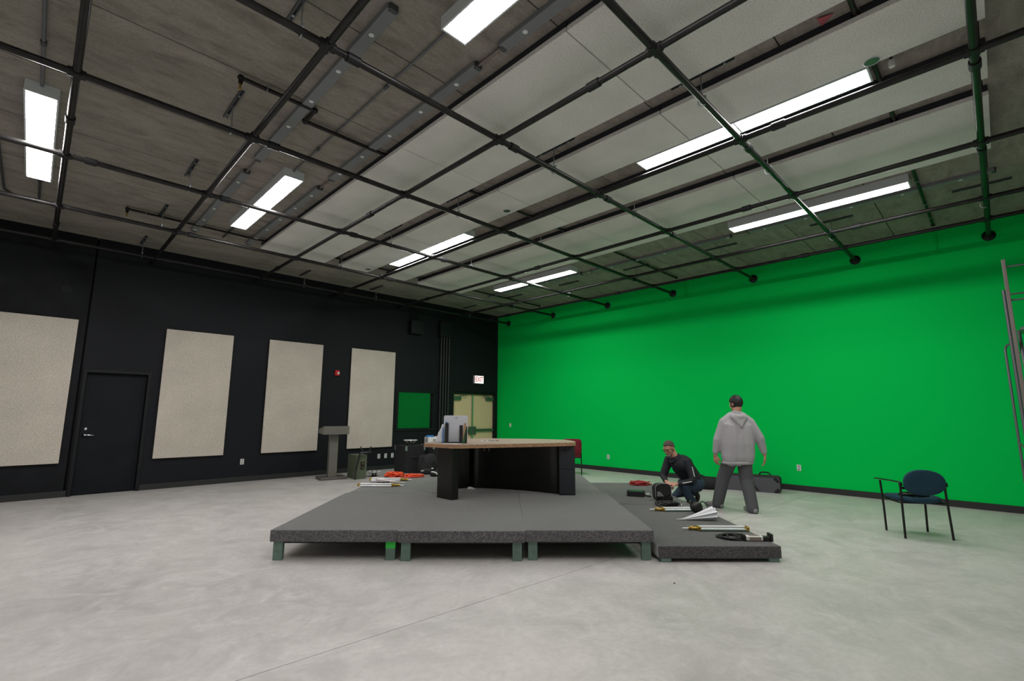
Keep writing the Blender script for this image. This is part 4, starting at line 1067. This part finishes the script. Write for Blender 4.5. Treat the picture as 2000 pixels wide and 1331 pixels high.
def add_head(mb, c, B):
    """c = centre of the skull; B maps (right, forward, up)"""
    T = lambda p: Vector(c) + B @ Vector(p)
    mb.ball(T((0, -0.008, 0.022)), (0.077, 0.098, 0.100), 20, 14, B)
    mb.ball(T((0, 0.030, -0.045)), (0.060, 0.066, 0.070), 16, 12, B)
    mb.ball(T((0, 0.062, -0.090)), (0.030, 0.026, 0.024), 12, 8, B)
    limb(mb, [T((0, 0.086, 0.018)), T((0, 0.106, -0.022)), T((0, 0.104, -0.034))], (0.009, 0.015, 0.013), 8)
    for s in (-1, 1):
        mb.ball(T((s*0.079, -0.012, -0.012)), (0.010, 0.021, 0.034), 10, 8, B)
        mb.ball(T((s*0.031, 0.082, 0.030)), (0.024, 0.012, 0.010), 10, 8, B)
        mb.ball(T((s*0.045, 0.060, -0.022)), (0.022, 0.024, 0.022), 10, 8, B)
        mb.ball(T((s*0.016, 0.090, -0.063)), (0.018, 0.009, 0.007), 8, 6, B)
def add_hand(mb, w, d, nrm, side, curl=0.5, L=0.18):
    """w wrist, d pointing direction, nrm back-of-hand normal, side +1: thumb on (d x nrm) side"""
    d = Vector(d).normalized(); nrm = Vector(nrm); nrm = (nrm-d*nrm.dot(d)).normalized(); lat = d.cross(nrm)*side
    w = Vector(w)
    for k in range(4):
        off = lat*(0.030-0.020*k)
        limb(mb, [w+off*0.6, w+off+d*0.085], (0.014, 0.0115), 8)
        p = w+off+d*0.088; ang = 0.15
        ln = (0.040, 0.046, 0.043, 0.033)[k]; rr = 0.0088 if k < 3 else 0.0078
        pts = [p]
        for sgm in range(3):
            ang += curl*(0.7, 0.9, 0.6)[sgm]
            p = p + (d*math.cos(ang) - nrm*math.sin(ang))*ln*(1.0, 0.68, 0.52)[sgm]
            pts.append(p)
        limb(mb, pts, (rr+0.001, rr, rr*0.95, rr*0.85), 8)
    b = w+lat*0.030+d*0.025
    limb(mb, [b-lat*0.012, b+lat*0.022+d*0.030-nrm*0.008, b+lat*0.028+d*0.060-nrm*0.02, b+lat*0.022+d*0.082-nrm*0.028], (0.014, 0.0125, 0.010, 0.0085), 8)
def hair_cap(c, B, m, parent, line, scale=1.045, th=0.012):
    """shell over the skull; line(x, y, z) > 0 keeps the hair"""
    q = MB(); q.ball((0, -0.008, 0.022), (0.0785*scale, 0.099*scale, 0.101*scale), 40, 28)
    keep = []
    for f in q.f:
        cx = [sum(q.v[i][k] for i in f)/len(f) for k in range(3)]
        if line(*cx) > 0: keep.append(f)
    used = sorted({i for f in keep for i in f}); mp_ = {i: k for k, i in enumerate(used)}
    rnd = random.Random(5)
    vs = [Vector(c)+B @ (Vector(q.v[i])*(1+rnd.uniform(-0.012, 0.02))) for i in used]
    h = MB(); h.add(vs, [tuple(mp_[i] for i in f) for f in keep], True)
    o = h.build('hair', m, parent)
    so = o.modifiers.new('thick', 'SOLIDIFY'); so.thickness = th; so.offset = -0.3
    return o
VROT = YAW - PI/2            # local x = to the picture's right, y = away from the camera side

# ---- man kneeling with the backpack
bm = onz(1350, 985, 0)
man = thing('person', 'man in navy jacket and jeans crouching, wearing glasses, hands at backpack', 'person', bm, VROT)
Hc = Vector((-0.330, -0.03, 0.885)); Bh = basis((-0.74, -0.52, -0.42), (-0.25, -0.15, 0.95))
pel = Vector((0.075, 0.06, 0.335)); wai = Vector((0.00, 0.04, 0.46)); che = Vector((-0.135, 0.01, 0.63)); nek = Vector((-0.235, 0.0, 0.755))
sh_n = Vector((-0.085, -0.15, 0.685)); sh_f = Vector((-0.285, 0.14, 0.69))
el_n = Vector((-0.035, -0.245, 0.405)); wr_n = Vector((-0.295, -0.24, 0.345))
el_f = Vector((-0.405, 0.10, 0.43)); wr_f = Vector((-0.42, -0.10, 0.36))
hp_n = Vector((0.085, -0.05, 0.30)); hp_f = Vector((0.055, 0.15, 0.30))
kn_n = Vector((-0.175, -0.20, 0.275)); an_n = Vector((-0.045, -0.15, 0.085))
kn_f = Vector((-0.215, 0.14, 0.085)); an_f = Vector((0.115, 0.16, 0.155))
b = MB()
add_head(b, Hc, Bh)
limb(b, [nek+Vector((0.05, 0.02, -0.05)), nek, Hc+Bh @ Vector((0, -0.035, -0.06))], (0.066, 0.060, 0.058), 14)
limb(b, [pel, wai, che, nek+Vector((0.02, 0, -0.06))], (0.135, 0.125, 0.135, 0.07), 14)
for s_, e_, w_ in ((sh_n, el_n, wr_n), (sh_f, el_f, wr_f)):
    limb(b, [che.lerp(s_, 0.6), s_, e_, w_], (0.07, 0.058, 0.043, 0.029))
for h_, k_, a_ in ((hp_n, kn_n, an_n), (hp_f, kn_f, an_f)):
    limb(b, [pel, h_, k_, a_], (0.10, 0.085, 0.055, 0.038))
add_hand(b, wr_n, (-0.92, 0.18, 0.05), (0.05, -0.45, 0.9), -1, 0.55)
add_hand(b, wr_f, (0.15, -0.80, -0.25), (-0.7, -0.2, 0.7), 1, 0.6)
solid(b, 'body', 'skin', man, 0.0065, 3)
# jacket
j = MB()
limb(j, [wai+Vector((0.045, 0.02, -0.085)), wai, che, nek+Vector((0.03, 0, -0.05))], (0.172, 0.160, 0.168, 0.088), 18)
j.ball(che+Vector((0.02, 0.0, 0.0)), (0.17, 0.21, 0.15), 18, 12)
limb(j, [nek+Vector((0.055, 0.0, -0.055)), nek+Vector((0.03, 0.0, -0.03))], (0.085, 0.072), 14)
limb(j, [che.lerp(sh_n, 0.5), sh_n, el_n, wr_n+Vector((0.035, 0, 0.004))], (0.095, 0.080, 0.064, 0.042))
limb(j, [che.lerp(sh_f, 0.5), sh_f, el_f, wr_f+Vector((0.0, 0.035, 0.01))], (0.095, 0.080, 0.064, 0.042))
solid(j, 'jacket', 'jacket_navy', man, 0.010, 5)
q = MB()
q.tube([el_n+Vector((-0.01, 0.0, 0.205)), el_n+Vector((-0.002, -0.028, 0.13)), el_n+Vector((0.004, -0.048, 0.06))], 0.006, 6)
q.tube([el_n+Vector((-0.05, -0.062, -0.012)), el_n+Vector((-0.12, -0.052, -0.028)), el_n+Vector((-0.19, -0.044, -0.040))], 0.007, 6)
q.build('sleeve_stripe', 'paper', man)
MB().tube(catmull([nek+Vector((0.05, -0.06, 0.0)), nek+Vector((0.07, 0.0, 0.03)), nek+Vector((0.03, 0.065, 0.01)), nek+Vector((-0.05, 0.05, -0.06)), nek+Vector((-0.065, -0.035, -0.095)), nek+Vector((-0.01, -0.078, -0.05))], 4, True), 0.016, 8, closed=True).build('collar', 'jacket_navy', man)
# jeans
j = MB()
j.ball(pel+Vector((0.01, 0.0, -0.02)), (0.165, 0.185, 0.14), 18, 12)
limb(j, [hp_n, kn_n, an_n+Vector((0, 0, -0.005))], (0.112, 0.088, 0.072), 14)
limb(j, [hp_f, kn_f+Vector((0, 0, 0.006)), an_f+Vector((-0.03, 0, 0.005))], (0.112, 0.088, 0.066), 14)
solid(j, 'jeans', 'jeans', man, 0.010, 4)
# boots: near foot flat on its toes, far foot with heel up
q = MB(); limb(q, [an_n+Vector((0.03, 0.02, -0.02)), an_n+Vector((0.0, -0.01, -0.038)), an_n+Vector((-0.08, -0.07, -0.043)), an_n+Vector((-0.12, -0.11, -0.050))], (0.044, 0.046, 0.042, 0.034), 12)
solid(q, 'boot', 'boot_brown', man, 0.008, 3)
q = MB(); limb(q, [an_f+Vector((-0.02, 0, 0.02)), an_f+Vector((0.025, 0.0, 0.0)), an_f+Vector((0.055, -0.005, -0.06)), an_f+Vector((0.045, -0.01, -0.112))], (0.048, 0.050, 0.044, 0.036), 12)
solid(q, 'boot', 'boot_brown', man, 0.008, 3)
hair_cap(Hc, Bh, 'hair_grey', man, lambda x, y, z: (z-0.078) if y > 0.045 else ((z-0.040-(y*0.6)) if y > -0.005 else (z+0.05)), 1.02, 0.008)
q = MB()
T = lambda p: Hc + Bh @ Vector(p)
for s in (-1, 1):
    q.tube([T((s*0.034+0.027*math.cos(a), 0.104, 0.006+0.018*math.sin(a))) for a in [k*PI/8 for k in range(16)]], 0.0028, 5, closed=True)
    q.tube([T((s*0.061, 0.102, 0.010)), T((s*0.080, 0.06, 0.008)), T((s*0.083, -0.01, 0.004))], 0.0026, 5)
q.tube([T((-0.008, 0.106, 0.010)), T((0.008, 0.106, 0.010))], 0.0026, 5)
q.build('glasses', 'black_plastic', man)
q = MB()
for s in (-1, 1): q.ball(T((s*0.033, 0.086, 0.010)), (0.011, 0.006, 0.005), 8, 6, Bh)
q.build('eyes', 'black_plastic', man)
q = MB(); q.ball(T((0, 0.066, -0.093)), (0.036, 0.028, 0.024), 14, 9, Bh); q.ball(T((0, 0.094, -0.049)), (0.028, 0.009, 0.006), 10, 6, Bh)
q.build('beard', 'beard_grey', man)

# ---- person walking toward the green wall, seen from behind
bw = onz(1450, 1000, 0)
per = thing('person', 'person in pale grey hoodie and dark trousers walking by the instrument case', 'person', bw, VROT)
Hc = Vector((0.02, 0.03, 1.605)); Bh = basis((-0.35, 0.93, -0.06), (0, 0, 1))
nek = Vector((0.005, 0.0, 1.455)); che = Vector((0.0, 0.0, 1.26)); wai = Vector((0.0, 0.0, 0.98)); pel = Vector((-0.01, 0.0, 0.86))
SL, EL, WL = Vector((-0.18, 0.03, 1.315)), Vector((-0.285, 0.04, 1.05)), Vector((-0.315, 0.10, 0.82))
SR, ER, WR = Vector((0.19, -0.02, 1.315)), Vector((0.305, -0.06, 1.08)), Vector((0.375, -0.04, 0.835))
HL, KL, AL = Vector((-0.11, 0.03, 0.85)), Vector((-0.17, 0.20, 0.47)), Vector((-0.235, 0.30, 0.10))
HR, KR, AR = Vector((0.085, 0.0, 0.85)), Vector((0.10, 0.02, 0.47)), Vector((0.11, -0.10, 0.085))
b = MB(); add_head(b, Hc, Bh)
limb(b, [nek+Vector((0, 0, -0.06)), nek, Hc+Bh @ Vector((0, -0.03, -0.06))], (0.066, 0.060, 0.058), 14)
limb(b, [pel, wai, che, nek+Vector((0, 0, -0.06))], (0.11, 0.10, 0.105, 0.06), 14)
for s_, e_, w_ in ((SL, EL, WL), (SR, ER, WR)): limb(b, [che.lerp(s_, 0.6), s_, e_, w_], (0.07, 0.055, 0.043, 0.028))
for h_, k_, a_ in ((HL, KL, AL), (HR, KR, AR)): limb(b, [pel, h_, k_, a_], (0.10, 0.085, 0.055, 0.038))
add_hand(b, WL, (0.08, 0.05, -0.95), (-0.85, -0.5, 0), -1, 0.4)
add_hand(b, WR, (0.10, 0.05, -0.95), (0.85, -0.5, 0), 1, 0.4)
solid(b, 'body', 'skin', per, 0.0065, 3)
j = MB()
for s in (-0.11, 0.0, 0.10):
    limb(j, [Vector((s-0.01, 0.0, 0.80)), Vector((s-0.005, 0.0, 1.0)), Vector((s+0.005, 0, 1.27)), Vector((s*0.4+0.005, 0, 1.385))], (0.140, 0.150, 0.130, 0.070), 16)
limb(j, [nek.lerp(SL, 0.35), SL, EL, WL.lerp(EL, 0.22)], (0.080, 0.080, 0.072, 0.050))
limb(j, [nek.lerp(SR, 0.35), SR, ER, WR.lerp(ER, 0.22)], (0.080, 0.080, 0.072, 0.050))
limb(j, [nek+Vector((0, 0.0, -0.08)), nek+Vector((0, 0.0, -0.015))], (0.105, 0.080), 14)
solid(j, 'hoodie', 'hoodie', per, 0.011, 5)
q = MB()
limb(q, [nek+Vector((-0.115, 0.02, -0.035)), nek+Vector((-0.085, -0.075, -0.045)), nek+Vector((0.0, -0.115, -0.06)), nek+Vector((0.085, -0.075, -0.045)), nek+Vector((0.115, 0.02, -0.035))], (0.030, 0.040, 0.046, 0.040, 0.030), 12)
for t_ in range(5):
    f_ = t_/4
    limb(q, [nek+Vector((-0.10*(1-f_*0.8), -0.09-0.03*f_, -0.06-0.10*f_)), nek+Vector((0, -0.12-0.02*f_, -0.085-0.105*f_)), nek+Vector((0.10*(1-f_*0.8), -0.09-0.03*f_, -0.06-0.10*f_))], (0.028, 0.032, 0.028), 10)
solid(q, 'hood', 'hoodie', per, 0.009, 4)
q = MB(); q.tube([(-0.025+0.215*math.cos(a), 0.120*math.sin(a), 0.715) for a in [k*PI/14 for k in range(28)]], 0.022, 8, closed=True); q.build('hem_band', 'hoodie', per)
j = MB()
limb(j, [Vector((-0.085, 0, 0.79)), Vector((0.065, 0, 0.79))], (0.122, 0.122), 16)
limb(j, [HL+Vector((0.01, 0, -0.05)), KL, AL+Vector((0, 0, -0.03))], (0.112, 0.096, 0.084), 14)
limb(j, [HR+Vector((-0.01, 0, -0.05)), KR, AR+Vector((0, 0, -0.025))], (0.112, 0.096, 0.084), 14)
solid(j, 'trousers', 'trousers', per, 0.011, 4)
for a_, f_ in ((AL, Vector((-0.10, 0.16, 0))), (AR, Vector((-0.015, 0.18, 0)))):
    q = MB(); limb(q, [Vector((a_.x, a_.y, 0.045))-f_*0.30, Vector((a_.x, a_.y, 0.05)), Vector((a_.x, a_.y, 0.042))+f_*0.6, Vector((a_.x, a_.y, 0.036))+f_*1.05], (0.040, 0.045, 0.042, 0.034), 12)
    solid(q, 'shoe', 'shoe_grey', per, 0.008, 3)
hair_cap(Hc, Bh, 'hair_black', per, lambda x, y, z: (z-0.035) if y > 0.03 else (z+0.055), 1.06)

o = thing('pink_tag', 'small pink paper tag stuck in the gap between ceiling panels', 'tag', (-6.40, -10.69, 4.582))
MB().prism([(-0.06, 0.04), (0.05, 0.03), (-0.03, -0.07)], 0.0, 0.004).build('tag_sheet', 'pink_cloth', o)
o = thing('occupancy_sensor', 'small white cylindrical sensor at the end of a strip light', 'sensor', (-5.50, -11.0, 4.50))
MB().lathe([(0.022, 0), (0.026, 0.01), (0.026, 0.06)], (0, 0, 0), 14).build('sensor_body', 'plate_white', o)
MB().lathe([(0.012, 0), (0.012, 0.04)], (0, 0, 0.06), 10).build('mount_stem', 'zinc_dark', o)
